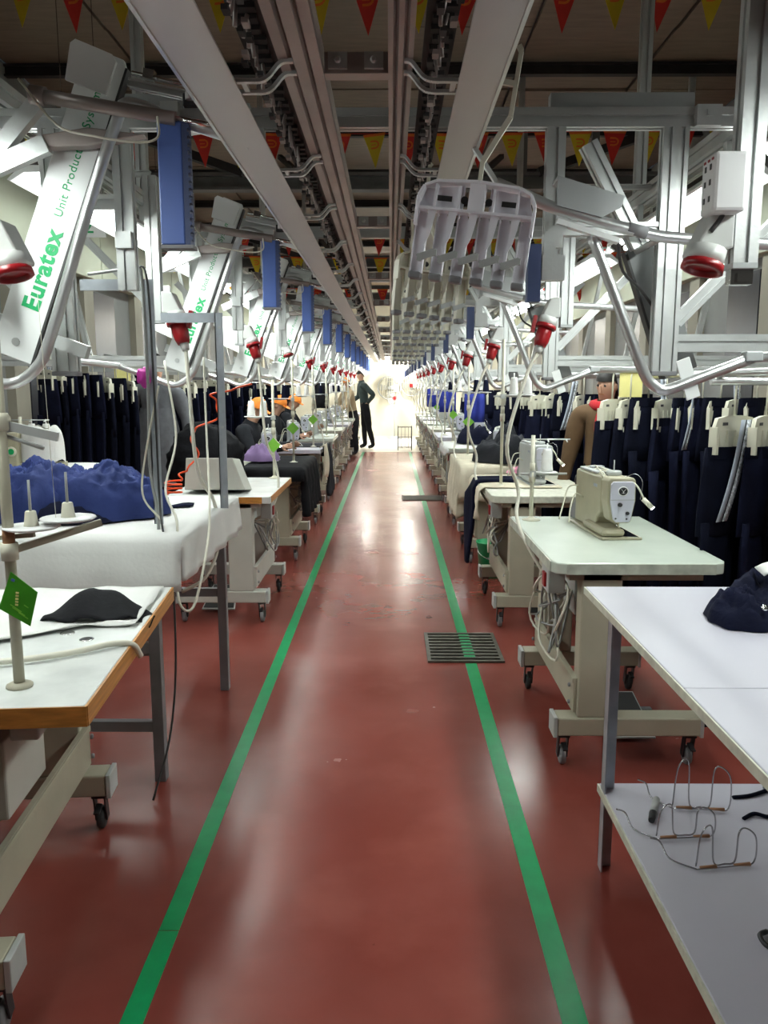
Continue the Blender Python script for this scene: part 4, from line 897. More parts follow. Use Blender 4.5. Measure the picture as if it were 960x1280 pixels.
# angle iron frames standing on that table
for y, x, z1, lab, xl in ((3.02, -.905, 1.885, 'nearer galvanised angle iron frame standing on the white cloth', -1.14), (3.42, -.735, 1.80, 'farther galvanised angle iron frame standing at the table corner', -.96)):
    t = thing('angle_frame', lab, 'frame', (x, y, .975))
    h = z1 - .975
    MB().bx(0, .034, 0, .004, 0, h).bx(0, .004, 0, .034, 0, h).build('upright', 'galv', t)
    MB().bx(xl - x, 0, 0, .004, h - .04, h).bx(xl - x, 0, .004, .03, h - .004, h).build('top_bar', 'galv', t)
    for z in (.05, .35, h - .06): MB().lathe([(.006, 0), (.006, .003)], (.018, -.001, z), 8, axis=(0, -1, 0)).build('bolt', 'machine_grey', t)
cs = [('grey', [(-1.10, 3.0, 1.90), (-.93, 2.99, 1.915), (-.90, 2.985, 1.87), (-.895, 2.985, 1.5), (-.90, 2.98, 1.2), (-.875, 2.97, 1.02), (-.86, 2.9, .9)], 'cableg', .006, 'grey cable tied down the nearer angle iron upright'),
      ('dark', [(-.93, 2.985, 1.91), (-.88, 2.975, 1.89), (-.872, 2.98, 1.5), (-.87, 2.98, 1.1), (-.84, 2.9, .98), (-.80, 2.86, .8), (-.80, 2.85, .45), (-.82, 2.8, .2), (-.86, 2.7, .012)], 'cableb', .004, 'thin dark cable hanging from the frame down to the floor'),
      ('white', [(-.93, 3.34, 1.6), (-.87, 3.25, 1.3), (-.88, 3.1, 1.1), (-.80, 2.95, 1.0), (-.775, 2.83, .86), (-.76, 2.8, .72), (-.72, 2.83, .70), (-.69, 2.9, .85), (-.71, 3.1, 1.0), (-.78, 3.4, 1.3), (-.80, 3.48, 1.62)], 'cablew', .005, 'white cord looping below the edge of the white cloth'),
      ('white2', [(-.86, 3.0, 1.5), (-.90, 2.97, 1.3), (-.93, 2.97, 1.1), (-.86, 2.96, 1.0)], 'cablew', .004, 'short pale cord beside the nearer upright')]
for nm, pts, mm, r_, lab in cs: tag(MB().tube(catmull(pts, 7), r_, 6).build('cable', mm), lab, 'cable', None)

# left row of stands
LX = -.745
ltop = ['worn_white', 'ply', 'top_white', 'top_green', 'ply', 'top_white', 'top_green', 'ply', 'top_white']
for k in range(9):
    y = 4.90 + k * PITCH - (.02 if k else 0)
    lab = ('orange edged sewing stand with pale grey legs, first beyond the white cloth' if k == 0 else 'sewing stand on casters left of the aisle, %s beyond the orange edged one' % ORD[k - 1])
    stand_table('sewing_table', lab, 'sewing table', LX, y, -1, tm=ltop[k], em='wood_edge' if k == 0 else None, sm='stand_grey' if k == 0 else 'beige', ln=1.06, top=.82, group='sewing stands left of the aisle', foot=(.03, .80), round_=.006)
smL = None
for k in range(1, 9):
    y = 5.55 + k * PITCH
    lab = 'sewing machine on the left stand %s beyond the orange edged one' % ORD[k - 1]
    if smL is None: smL = sewing_machine(lab, -1.12, y, .822, .1, 'machine_grey')
    else: dup(smL, (-1.12, y, .822), .1 + RND.uniform(-.3, .3), lab)
for k in range(0, 9):
    thread_stand('left thread stand %s beyond the white cloth%s' % (ORD[k], ', with a green diamond tag' if k in (0, 1, 2) else ''), -.86, 5.1 + k * PITCH + (.8 if k == 0 else .15), .822, .9 if k else .72, -1, 'lime_tag' if k in (0, 1, 2) else None, 2, cm='navy' if k % 2 else 'white_cone')
# grey machine enclosure, black bag, hose on the first left stand
t = thing('machine_cover', 'pale grey folded sheet metal cover with black label on the orange edged stand', 'cover', (-1.13, 5.25, .82))
MB().prism([(-.17, 0), (.13, 0), (.215, 0), (.135, .20), (-.16, .20)], -.0, .25, o=(0, 0, 0), u=(1, 0, 0), v=(0, .12, 1)).build('cover_body', 'stand_grey', t, bevel=.005)
MB().bx(-.075, .02, -.0045, -.0015, .02, .10, X=Matrix.Rotation(-.12, 4, 'X')).build('label_plate', 'black', t)
MB().lathe([(.02, 0), (.021, .002)], (-.03, .003, .06), 12, axis=(0, -1, -.1)).build('label_ring', 'white_plastic', t)
def lump(name, label, cat, m, c, s, seed, amp=.22, n=28):
    r = Vector((seed, seed * 2, seed * 3))
    def fn(u, v):
        a, b = u * 2 * PI, v * PI; q = Vector((math.sin(b) * math.cos(a), math.sin(b) * math.sin(a), math.cos(b)))
        k = 1 + amp * noise.noise(q * 1.7 + r) + amp * .5 * noise.noise(q * 4.5 + r) + amp * .22 * (1 - 2 * abs(noise.noise(q * 7 + r)))
        return (c[0] + q.x * s[0] * k, c[1] + q.y * s[1] * k, c[2] + q.z * s[2] * k)
    return tag(MB().grid(lambda v, u: fn(-u, v), n, n).build(name, m), label, cat)
t = thing('padded_chair', 'chair with a big black jacket over its back behind the grey cover', 'chair', (-1.50, 6.25, 0))
for sx in (-.2, .2):
    for sy in (-.2, .2): MB().bx(sx - .015, sx + .015, sy - .015, sy + .015, 0, .46).build('leg', 'steel_leg', t)
MB().bx(-.23, .23, -.23, .23, .46, .50).build('seat', 'wood_edge', t, bevel=.01)
for sx in (-.2, .2): MB().bx(sx - .015, sx + .015, .20, .23, .5, .9).build('back_post', 'steel_leg', t)
MB().bx(-.22, .22, .19, .215, .72, .92).build('backrest', 'wood_edge', t, bevel=.008)
lump('black_jacket', 'big black puffy jacket hung over a chair behind the orange hose', 'jacket', 'cloth_black', (-1.47, 6.36, .93), (.30, .20, .26), 4, .2)
hp = []
for i in range(120):
    f = i / 119; base = Vector(catmull([(-.83, 4.75, 1.5), (-1.02, 4.78, 1.46), (-1.05, 4.8, 1.33), (-1.18, 4.8, 1.2), (-1.20, 4.8, 1.02), (-1.30, 4.8, .93)], 24)[i])
    hp.append(base + Vector((math.cos(f * 44) * .014 + .025 * math.sin(f * 20), math.sin(f * 44) * .014, .01 * math.cos(f * 20))))
for i in range(60): a = i * .42; hp.append(Vector((-1.33 + math.cos(a) * .05, 4.86 + math.sin(a) * .05, .925 - i * .0016)))
o = MB().tube(hp, .006, 6).build('air_hose', 'orange'); tag(o, 'orange red coiled air hose hanging beside the grey coat', 'hose')
o = drape('cloth_cover', 'black cloth over the left stand just beyond the orange edged one', 'cloth_black', LX + .01, LX - .5, 6.62, 7.75, .82, .42, .12, seed=6)
o = drape('cloth_cover', 'dark cloth hanging off the third left stand', 'cloth_dark', LX + .012, LX - .45, 8.9, 9.5, .82, .55, .10, seed=16)
# cream cloth bag hanging on the aisle edge
o = MB().grid(lambda u, v: (LX + .03 + .035 * math.sin(u * PI) * math.sin(v * 2.6), 8.62 + .30 * u, .86 - .34 * v + .012 * math.sin(u * 10)), 10, 10, thick=.012).tube([(LX + .03, 8.6, .86), (LX + .03, 8.94, .86)], .006, 6).tube([(LX + .03, 8.75, .86), (LX - .03, 8.75, .825)], .006, 6).build('cloth_bag', 'cloth_cream'); tag(o, 'cream cloth bag hung on the aisle edge of the third left stand', 'bag')
crumple('purple_cloth', 'purple', (-1.15, 7.1, .84), .16, .14, .14, 41, 28); tag(bpy.data.objects['purple_cloth'], 'purple cloth heap on the black covered left stand', 'cloth')
t = thing('hanging_garment', 'small black garment with white stripes hanging over the left stands', 'garment', (-1.0, 11.65, 1.54))
MB().grid(lambda u, v: (-.11 + .22 * u, .03 * math.sin(u * 8), -.36 * v - .02 * abs(u - .5)), 12, 4, thick=.02).build('cloth_body', 'cloth_black', t)
for x in (-.045, .05): MB().grid(lambda u, v: (x - .008 + .016 * u, .03 * math.sin((x + .11 + .016 * u) / .22 * 8) - .004 - .0, -.02 - .32 * v), 2, 6, thick=.001).build('white_stripe', 'cloth_white', t)
MB().tube([(0, 0, 0), (0, 0, .09)], .004, 6).tube([(-.11, 0, 0), (.11, 0, 0)], .006, 6).build('hook', 'alu', t)

# covered machine on a white covered table, far left
t = thing('covered_table', 'white cloth covered table at the left edge, behind the blue garments', 'table', (-2.18, 4.75, 0))
MB().bx(-.30, .30, -.22, .4, .97, 1.0).build('top_board', 'ply', t)
for x in (-.27, .27):
    for y in (-.19, .37): MB().bx(x - .02, x + .02, y - .02, y + .02, 0, .97).build('leg', 'steel_leg', t)
o = drape('tablecloth', 'off white cloth on the far left machine table', 'cloth_white', -1.87, -2.50, 4.52, 5.16, 1.0, .30, .30, seed=22)
t = thing('sewing_machine', 'beige machine under a white cloth cover at the left edge', 'sewing machine', (-2.12, 4.72, 1.009))
MB().bx(-.13, -.05, -.07, .08, 0, .22).build('head', 'machine', t, bevel=.015)
MB().bx(-.05, .17, -.07, .09, 0, .04).build('bed', 'machine', t)
MB().lathe([(.03, 0), (.03, .006), (.02, .008)], (-.09, -.07, .11), 12, axis=(0, -1, 0)).build('dial', 'cream', t)
MB().lathe([(.018, 0), (.018, .010)], (-.09, -.07, .11), 12, axis=(0, -1, 0)).build('badge', 'green_ink', t)
MB().grid(lambda v, u: ((.06 + math.cos(-u * 2 * PI) * .125 * (1 - .35 * v ** 3)), .01 + math.sin(-u * 2 * PI) * .10 * (1 - .4 * v ** 3), .05 + .20 * math.sin(v * PI / 2) + .012 * math.sin(u * 31)), 10, 24).build('cloth_cover', 'cloth_white', t)
thread_stand('thread stand with bare plates behind the cloth covered machine', -2.30, 4.98, 1.009, .30, 1, None, 2, armz=.45)

lump('ribbon', 'small magenta ribbon tied to the nearer angle iron upright', 'ribbon', 'magenta', (-.915, 3.005, 1.53), (.022, .02, .035), 6, .4, 12)
t = thing('bucket', 'green plastic bucket on the floor behind the second right stand', 'bucket', (.80, 6.22, 0))
MB().lathe([(.09, 0), (.115, .27), (.122, .275), (.122, .285), (.112, .285), (.088, .012)], (0, 0, 0), 20).build('bucket_body', 'tape', t)
MB().tube(catmull([(-.118, 0, .275), (-.10, -.08, .20), (0, -.125, .16), (.10, -.08, .20), (.118, 0, .275)], 5), .003, 5).build('bail', 'wire', t)

# ------------------------------------------------------------------ trousers on clip hangers
def trouser_meshes(seed):
    r = random.Random(seed); ph = [r.uniform(0, 6) for _ in range(6)]
    b = MB(); n = 18
    def ring(cx, rx, ry, z, k, tw=0):
        return [(cx + rx * math.cos(a) * (1 + .10 * math.sin(3 * a + ph[0]) ), ry * math.sin(a) + ry * .55 * math.sin(cx * 30 + 4 * math.cos(a) + ph[1] + k * .15) + tw, z) for a in (2 * PI * i / n for i in range(n))]
    def loft(rings):
        vs = [p for q in rings for p in q]; m = len(rings)
        b.add(vs, [(i * n + j, (i + 1) * n + j, (i + 1) * n + (j + 1) % n, i * n + (j + 1) % n) for i in range(m - 1) for j in range(n)], 0, True)
        o = len(b.v) - len(vs)
        for q in (list(range(n)), list(range((m - 1) * n, m * n))[::-1]): b.f.append([o + i for i in q]); b.fm.append(0); b.fs.append(False)
    loft([ring(0, .150 + .037 * min(1, k / 3), .024 - .002 * (k % 2), -.0 - .08 * k, k) for k in range(5)])
    for s in (-1, 1): loft([ring(s * (.088 - .004 * k), .098 - .0045 * k, (.016 if k < 1 else .022 - .0006 * k), -.27 - .099 * k, k, .004 * s) for k in range(9)])
    tm = b.mesh('trouser_cloth', ['navy' if seed % 2 else 'navy2'])
    wb = MB(); wb.add([(.153 * math.cos(a), (.0255 + (.0 if z else .002)) * math.sin(a) + .012 * math.sin(4 * math.cos(a) + ph[1]), z) for z in (.004, -.04) for a in (2 * PI * i / n for i in range(n))], [(j, n + j, n + (j + 1) % n, (j + 1) % n) for j in range(n)], 0, True)
    return tm, wb.mesh('waistband', ['navy2'])
TM = [trouser_meshes(s) for s in range(4)]
def simple_hanger(label, m='cream'):
    t = thing('trouser_hanger', label, 'hanger', (0, 0, 0))
    # origin at the top of the rod
    MB().tube([(0, 0, .012), (.006, 0, .016), (.012, 0, .006), (.006, 0, -.01), (0, 0, -.03), (0, 0, -.15)], .005, 6).build('hook_rod', m, t)
    f = MB().prism([(-.135, -.19), (-.12, -.155), (-.05, -.146), (.05, -.146), (.12, -.155), (.135, -.19), (.135, -.205), (-.135, -.205)], -.008, .008)
    f.bx(-.137, -.122, -.018, .018, -.30, -.19).bx(.122, .137, -.018, .018, -.30, -.19); f.build('hanger_frame', m, t)
    for x in (-.07, .07): MB().box((x, 0, -.178), (.035, .018, .012)).build('slot', 'cableb', t)
    for i in range(4):
        x = -.085 + i * .0567
        MB().prism([(x - .024, -.204), (x + .024, -.204), (x + .007, -.315), (x - .007, -.315)], -.012, .010).build('finger', m, t)
    return t
def hanging_trousers(label, v, lining=0):
    t = thing('hung_trousers', label, 'trousers', (0, 0, 0))
    for nm, me in (('trouser_cloth', TM[v][0]), ('waistband', TM[v][1])):
        o = bpy.data.objects.new(nm, me); C.objects.link(o); o.parent = t
    if lining:
        # waistband lining strip hanging loose: grey band, black line, patterned band
        for a, bb, mm, nm in ((-.036, -.006, 'lining_grey', 'grey_band'), (-.006, .002, 'cloth_black', 'black_line'), (.002, .036, 'lining_pat', 'patterned_band')):
            MB().grid(lambda u, v_: (a + (bb - a) * u + (.0 if lining == 1 else -.13 * v_) + (.05 if lining == 1 else -.0), -.055 - .012 * math.sin(v_ * 3), .10 - .36 * v_), 1, 8, thick=.002).build(nm, mm, t)
    return t
HP = None; TP = {}
def hang_row(side, y, xs, rz, zt, desc, lin=(), cover=(), ZS=1.):
    global HP
    for i, x in enumerate(xs):
        pos = ('%s trousers of the row' % ['first', 'second', 'third', 'fourth', 'fifth', 'sixth', 'seventh', 'eighth', 'ninth'][i])
        hl = 'cream trouser hanger, %s from the aisle, %s' % (['first', 'second', 'third', 'fourth', 'fifth', 'sixth', 'seventh', 'eighth', 'ninth'][i], desc)
        a = rz + RND.uniform(-.1, .1); cv = .168 if i < len(cover) and cover[i] else RND.uniform(.035, .065) if side > 0 else RND.choice((.05, .09, .168))
        if side < 0: zt = 1.605 + .136 * (abs(x) - 1.42)
        if HP is None: HP = simple_hanger(hl); o = HP; o.location = (x, y, zt); o.rotation_euler = (0, 0, a)
        else: o = dup(HP, (x, y, zt), a, hl)
        o['group'] = 'trouser hangers'
        v = RND.randrange(4); L = lin[i] if i < len(lin) else 0
        tl = 'navy trousers%s, %s from the aisle, %s' % (' with striped lining' if L else '', ['first', 'second', 'third', 'fourth', 'fifth', 'sixth', 'seventh', 'eighth', 'ninth'][i], desc)
        if (v, L) not in TP: TP[(v, L)] = hanging_trousers(tl, v, L); o = TP[(v, L)]; o.location = (x, y, zt - .31 + cv); o.rotation_euler = (0, 0, a)
        else: o = dup(TP[(v, L)], (x, y, zt - .31 + cv), a, tl)
        o['group'] = 'hanging trousers'; o.scale = (1, 1, ZS)
D = ['nearest the white table', 'behind the pale green table', 'behind the second right stand', 'behind the third right stand', 'behind the fourth right stand', 'behind the fifth right stand']
t = thing('garment_rail', 'steel garment rail for trousers at the right edge, beyond the white table', 'rail', (1.36, 3.3, 1.548))
for x in (-.03, .9): MB().tube([(x, -.92, 0), (x, .99, 0)], .0155, 8).build('carrier_tube', 'tube', t)
MB().tube([(-.06, 0, -.031), (.95, 0, -.031)], .0155, 8).build('hanging_tube', 'tube', t)
hang_row(1, 3.3, [1.405, 1.535, 1.67, 1.80], math.radians(40), 1.525, D[0], (2, 1, 1), ZS=1.12)
hang_row(1, 4.27, [1.17 + .095 * i for i in range(9)], math.radians(45), 1.575, D[1], (0, 0, 1, 0, 2, 0, 1, 0, 0), cover=(0, 0, 1, 0, 1, 1, 1, 0, 1))
hang_row(1, 6.12, [1.13 + .11 * i for i in range(8)], math.radians(45), 1.575, D[2], (1, 0, 2, 0), cover=(0, 0, 1, 0, 1, 1, 0, 1))
for k in (3, 4, 5): hang_row(1, 2.42 + PITCH * k, [1.12 + .13 * i for i in range(6)], math.radians(45), 1.575, D[k], (0, 0, 1), cover=(0, 1, 0, 1, 0, 1))
LD_ = ['far left behind the covered machine', 'behind the man in the grey coat', 'left of the orange capped workers', 'in the farther left row', 'in the farthest left row']
hang_row(-1, 6.1, [-1.98 - .088 * i for i in range(8)], math.radians(-50), 1.575, LD_[0], (0, 0, 0, 0, 0, 0, 2))
hang_row(-1, 7.95, [-1.98 - .10 * i for i in range(7)], math.radians(-45), 1.575, LD_[1])
for k in (0, 1, 2): hang_row(-1, 9.8 + PITCH * k, [-1.75 - .14 * i for i in range(5)], math.radians(-45), 1.575, LD_[2 + k])
for x, y, z, lab in ((1.265, 4.27, 1.51, 'yellow paper slip pinned among the hangers on the right'), (-2.02, 6.10, 1.58, 'yellow paper slip pinned among the hangers on the left')):
    o = MB().bx(x - .06, x + .06, y, y + .004, z - .07, z + .06).tube([(x, y + .002, z + .06), (x, y + .002, 1.58 if x > 0 else 1.68)], .003, 5).build('paper_slip', 'paper_yellow'); tag(o, lab, 'paper')

# ------------------------------------------------------------------ people
def person(label, loc, rz, J, mats, hair='short', cap=None, coat_len=0., scarf=None, group=None):
    """J: joints in local metres, the figure faces -Y. mats: jacket, trousers."""
    t = thing('person', label, 'person', loc, rz, group)
    V = []; E = []; R = []; K = []
    def v(p, r, k, par=None):
        V.append(Vector(p)); R.append(r); K.append(k)
        if par is not None: E.append((par, len(V) - 1))
        return len(V) - 1
    hz = Vector(J['pelvis']); ch = Vector(J['chest']); nk = Vector(J['neck']); hd = Vector(J['head'])
    root = v(hz, (.15, .11), 'leg'); sp = v(hz.lerp(ch, .5), (.145, .105), 'jac', root); c = v(ch, (.165, .12), 'jac', sp)
    c2 = v(ch.lerp(nk, .65), (.12, .085), 'jac', c); n = v(nk, (.055, .055), 'skin', c2)
    n2 = v(nk.lerp(hd, .45), (.056, .062), 'skin', n); h = v(hd, (.076, .092), 'skin', n2); v(hd + (hd - nk).normalized() * .075, (.058, .068), 'skin', h)
    fwd = Vector(J.get('face', (0, -1, 0))).normalized()
    hands = []
    for s in ('L', 'R'):
        sh, el, wr = (Vector(J[a + s]) for a in ('sh', 'el', 'wr'))
        a = v(sh, (.066, .064), 'jac', c2); b = v(sh.lerp(el, .5), (.054, .054), 'jac', a); e = v(el, (.046, .046), 'jac', b); w_ = v(wr, (.031, .031), 'jac', e)
        d = (wr - el).normalized(); d = Vector(J.get('hd' + s, d)).normalized(); p = wr + d * .055
        pm_ = v(p, (.034, .022), 'skin', w_); hands.append((p, d, s, pm_))
        hp_, kn, an = (Vector(J[a + s]) for a in ('hip', 'kn', 'an'))
        a = v(hp_, (.095, .10), 'leg', root); b = v(hp_.lerp(kn, .5), (.082, .084), 'leg', a); k = v(kn, (.06, .062), 'leg', b); m_ = v(kn.lerp(an, .4), (.058, .06), 'leg', k); f = v(an, (.042, .045), 'leg', m_)
        v(an + Vector((0, -.13, -.045)) if 'toe' + s not in J else Vector(J['toe' + s]), (.038, .03), 'shoe', f)
    for p, d, s, pi_ in hands:
        side = d.cross(fwd); side = side.normalized() if side.length > .1 else Vector((1, 0, 0)); nrm = side.cross(d)
        fw = nrm                                        # spread the fingers front to back
        for i, L in enumerate((.062, .072, .068, .052)):
            q = p + fw * (.024 - .016 * i) + d * .03
            a = v(q, (.009, .009), 'skin', pi_); b = v(q + d * L * .55 + side * .004, (.0085, .0085), 'skin', a); v(q + d * L * .9 + side * (.014 + .003 * i), (.007, .007), 'skin', b)
        q = p - d * .02 + fw * .03
        a = v(q + fw * .012 + d * .012, (.010, .010), 'skin', pi_); v(q + fw * .026 + d * .05, (.008, .008), 'skin', a)
    me = bpy.data.meshes.new('body'); me.from_pydata(V, E, []); o = bpy.data.objects.new('body', me); C.objects.link(o)
    md = o.modifiers.new('skin', 'SKIN'); md.use_smooth_shade = True; md.branch_smoothing = .6
    for i, sv in enumerate(me.skin_vertices[0].data): sv.radius = R[i]; sv.use_root = (i == root)
    ss = o.modifiers.new('sub', 'SUBSURF'); ss.levels = 2; ss.render_levels = 2
    bpy.context.view_layer.update(); dg = bpy.context.evaluated_depsgraph_get()
    bm_ = bpy.data.meshes.new_from_object(o.evaluated_get(dg)); o.modifiers.clear(); o.data = bm_; o.parent = t
    bm_.materials.clear(); bm_.materials.append(M['skin'])
    for p in bm_.polygons: p.use_smooth = True
    def kind(p):
        best = None
        for a, b in E:
            A, B = V[a], V[b]; ab = B - A; q = max(0, min(1, (p - A).dot(ab) / max(1e-9, ab.length_squared)))
            dd = (A + ab * q - p).length - (R[a][0] * (1 - q) + R[b][0] * q)
            if best is None or dd < best[0]: best = (dd, K[b] if q > .5 or K[a] == K[b] else K[a])
        return best[1]
    ks = [kind(p.center) for p in bm_.polygons]
    def shell(nm, kinds, off, mm, extra=None):
        ids = [i for i, k in enumerate(ks) if k in kinds]
        if not ids: return None
        mp = {}; vs = []; fs = []
        for i in ids:
            f = []
            for vi in bm_.polygons[i].vertices:
                if vi not in mp:
                    co = bm_.vertices[vi].co; nn = bm_.vertices[vi].normal; mp[vi] = len(vs)
                    w2 = off + .008 * noise.noise(co * 9 + Vector(loc)); vs.append(co + nn * max(.004, w2))
                f.append(mp[vi])
            fs.append(f)
        return MB().add(vs, fs, 0, True).build(nm, mm, t)
    jk = shell('jacket', ('jac',), .016, mats[0]); shell('trousers', ('leg',), .010, mats[1]); shell('shoes', ('shoe',), .008, 'black')
    if coat_len:                                       # skirt of the coat below the waist
        zt, zb = ch.z - .12, ch.z - coat_len; nn = 28
        vs = []
        for j in range(8):
            f = j / 7; z = zt + .10 + (zb - zt - .10) * f
            for i in range(nn):
                a = 2 * PI * i / nn; rx, ry = .150 + .03 * min(1, f * 3) + .045 * f, .105 + .025 * min(1, f * 3) + .04 * f
                vs.append((hz.x + rx * math.cos(a) * (1 + .03 * math.sin(5 * a) * f), hz.y + ry * math.sin(a) * (1 + .04 * math.sin(7 * a) * f), z))
        sk = MB().add(vs, [(j * nn + i, (j + 1) * nn + i, (j + 1) * nn + (i + 1) % nn, j * nn + (i + 1) % nn)[::-1] for j in range(7) for i in range(nn)], 0, True).build('coat_skirt', mats[0], t)
        MB().bx(.006, .010, -.155, -.15, zb, ch.z - .1).build('front_edge', 'cloth_black', sk)
        for z in (ch.z - .05, ch.z - .2, ch.z - .35): MB().lathe([(.013, 0), (.013, .006)], (.035, -.148 - (.012 if z < ch.z - .1 else .002), z), 10, axis=(0, -1, 0)).build('button', 'black', sk)
        for s in (-1, 1): MB().prism([(s * .01, -.14), (s * .085, .10), (s * .05, .15), (s * .018, .12)] if s > 0 else [(s * .01, -.14), (s * .018, .12), (s * .05, .15), (s * .085, .10)], 0, .008, o=(0, ch.y - .142, ch.z + .06), u=(1, 0, 0), v=(0, .25, .97)).build('lapel', mats[0], jk)
    # head parts
    up = (hd - nk).normalized(); sd = up.cross(fwd).normalized(); fw = sd.cross(up); B = Matrix((sd, fw, up)).transposed()
    def H(x, y, z): return hd + B @ Vector((x, y, z))
    MB().prism([(-.012, -.028), (.012, -.028), (.005, .018), (-.005, .018)], 0, .022, o=H(0, .070, -.005), u=B @ Vector((1, 0, 0)), v=B @ Vector((0, 0, 1))).build('nose', 'skin', t, bevel=.004)
    for s in (-1, 1):
        MB().lathe([(.004, 0), (.010, .003), (.006, .006)], H(s * .027, .066, .014), 8, axis=B @ Vector((0, 1, 0))).build('eye', 'hair', t)
        MB().lathe([(.012, -.008), (.026, -.004), (.026, .004), (.012, .008)], H(s * .064, -.005, -.002), 10, axis=B @ Vector((1, 0, 0))).build('ear', 'skin', t)
    MB().box(H(0, .066, -.045), (.04, .012, .008), R=B).build('mouth', 'tip', t)
    def dome(sx, sy, sz, z0, back, nz=7, nn=20, wob=.0):
        vs = []
        for j in range(nz + 1):
            b = j / nz * PI / 2
            for i in range(nn):
                a = 2 * PI * i / nn; q = math.cos(b); dz = z0 - (back if math.sin(a) < 0 else 0) * -math.sin(a) * math.cos(b)
                k = 1 + wob * noise.noise(Vector((math.cos(a) * 3, math.sin(a) * 3, b * 3)))
                vs.append(H(sx * q * math.cos(a) * k, -.006 + sy * q * math.sin(a) * k, dz + sz * math.sin(b) * k))
        return vs, [(j * nn + i, j * nn + (i + 1) % nn, (j + 1) * nn + (i + 1) % nn, (j + 1) * nn + i) for j in range(nz) for i in range(nn)]
    vs, fs = dome(.073, .087, .085, .042, .10 if not scarf else .17); MB().add(vs, fs, 0, True).build('hair', 'hair', t)
    if cap:
        vs, fs = dome(.084, .099, .105, .030, .03, wob=.12); MB().add(vs, fs, 0, True).build('cap', cap, t)
        MB().prism([(-.08, 0), (-.06, .05), (0, .07), (.06, .05), (.08, 0)], 0, .006, o=H(0, .075, .035), u=B @ Vector((1, 0, 0)), v=B @ Vector((0, 1, -.15))).build('cap_brim', cap, t)
    if scarf:
        MB().tube(catmull([nk + B @ Vector((math.cos(a) * .085, math.sin(a) * .085, .0)) for a in [i * PI / 5 for i in range(11)]], 3), .035, 8).tube(catmull([nk + B @ Vector((.03, .09, .0)), nk + B @ Vector((.03, .14, -.12)), nk + B @ Vector((.05, .15, -.28))], 4), .03, 8).build('scarf', scarf, t)
    return t
def stand(h=1.72, arms=None, lean=(0, 0), **kw):
    k = h / 1.72; lx, ly = lean
    J = dict(pelvis=(0, 0, .93 * k), chest=(lx * .6, ly * .6, 1.28 * k), neck=(lx * .9, ly * .9, 1.47 * k), head=(lx * 1.05, ly * 1.05 - .015, 1.605 * k))
    for s, sg in (('L', 1), ('R', -1)):
        J['sh' + s] = (lx * .8 + sg * .175, ly * .8, 1.40 * k); J['hip' + s] = (sg * .085, 0, .87 * k)
        J['kn' + s] = (sg * .10, -.01, .48 * k); J['an' + s] = (sg * .11, .02, .085)
        J['el' + s] = (lx * .6 + sg * .235, ly * .6 + .01, 1.13 * k); J['wr' + s] = (lx * .5 + sg * .27, ly * .5 - .03, .90 * k)
    J.update(kw); return J
def sit():
    J = dict(pelvis=(0, 0, .55), chest=(0, -.08, .92), neck=(0, -.13, 1.13), head=(0, -.19, 1.26), face=(0, -1, -.35))
    for s, sg in (('L', 1), ('R', -1)):
        J['sh' + s] = (sg * .175, -.10, 1.06); J['hip' + s] = (sg * .09, -.03, .53); J['kn' + s] = (sg * .13, -.42, .52); J['an' + s] = (sg * .12, -.40, .085); J['toe' + s] = (sg * .12, -.53, .04)
        J['el' + s] = (sg * .24, -.22, .86); J['wr' + s] = (sg * .14, -.46, .90)
    return J
person('man in a long charcoal coat standing among the left machines', (-2.10, 7.25, 0), .05, stand(1.78, elL=(.265, .01, 1.20), wrL=(.285, -.05, 1.00), elR=(-.265, .01, 1.20), wrR=(-.29, -.05, 1.00), face=(0, -1, -.1)), ('coat', 'cloth_dark'), coat_len=.72)
person('standing man in dark green jacket and black trousers, hand on hip, at the far end', (-.60, 19.3, 0), math.radians(-75), stand(1.86, lean=(0, -.10), elL=(.36, .12, 1.28), wrL=(.17, .04, 1.12), elR=(-.25, -.10, 1.24), wrR=(-.24, -.34, 1.10), anL=(.16, .16, .085), knL=(.13, .06, .5), face=(0, -1, -.35)), ('darkgreen', 'cloth_black'))
person('worker in beige jacket and orange cap bending at the far left table', (-.80, 17.45, 0), math.radians(-65), stand(1.66, lean=(0, -.16), elL=(.22, -.28, 1.06), wrL=(.14, -.46, .98), elR=(-.22, -.28, 1.06), wrR=(-.14, -.46, .98), face=(0, -1, -.5)), ('beigecoat', 'cloth_dark'), cap='capo')
for i, (x, y, lab) in enumerate(((-1.52, 8.05, 'seated worker with orange cap, nearest of the three on the left'), (-1.55, 9.85, 'seated worker with orange cap, middle of the three on the left'), (-1.58, 11.7, 'seated worker with orange cap, farthest of the three on the left'))):
    person(lab, (x, y, 0), math.radians(80), sit(), ('cloth_dark', 'navy2'), cap='capo', group='seated workers')
    t = thing('stool', ['wooden stool under the nearest seated worker', 'wooden stool under the middle seated worker', 'wooden stool under the farthest seated worker'][i], 'stool', (x, y, 0), 0, 'worker stools')
    MB().bx(-.17, .17, -.17, .17, .40, .43).build('seat', 'wood_edge', t, bevel=.006)
    for a in (-.14, .14):
        for b in (-.14, .14): MB().bx(a - .015, a + .015, b - .015, b + .015, 0, .40).build('leg', 'steel_leg', t)
person('woman in brown coat and red scarf standing behind the hung trousers on the right', (1.50, 5.62, 0), -.35, stand(1.60, face=(-.5, -1, -.3)), ('brown', 'navy2'), scarf='scarf')

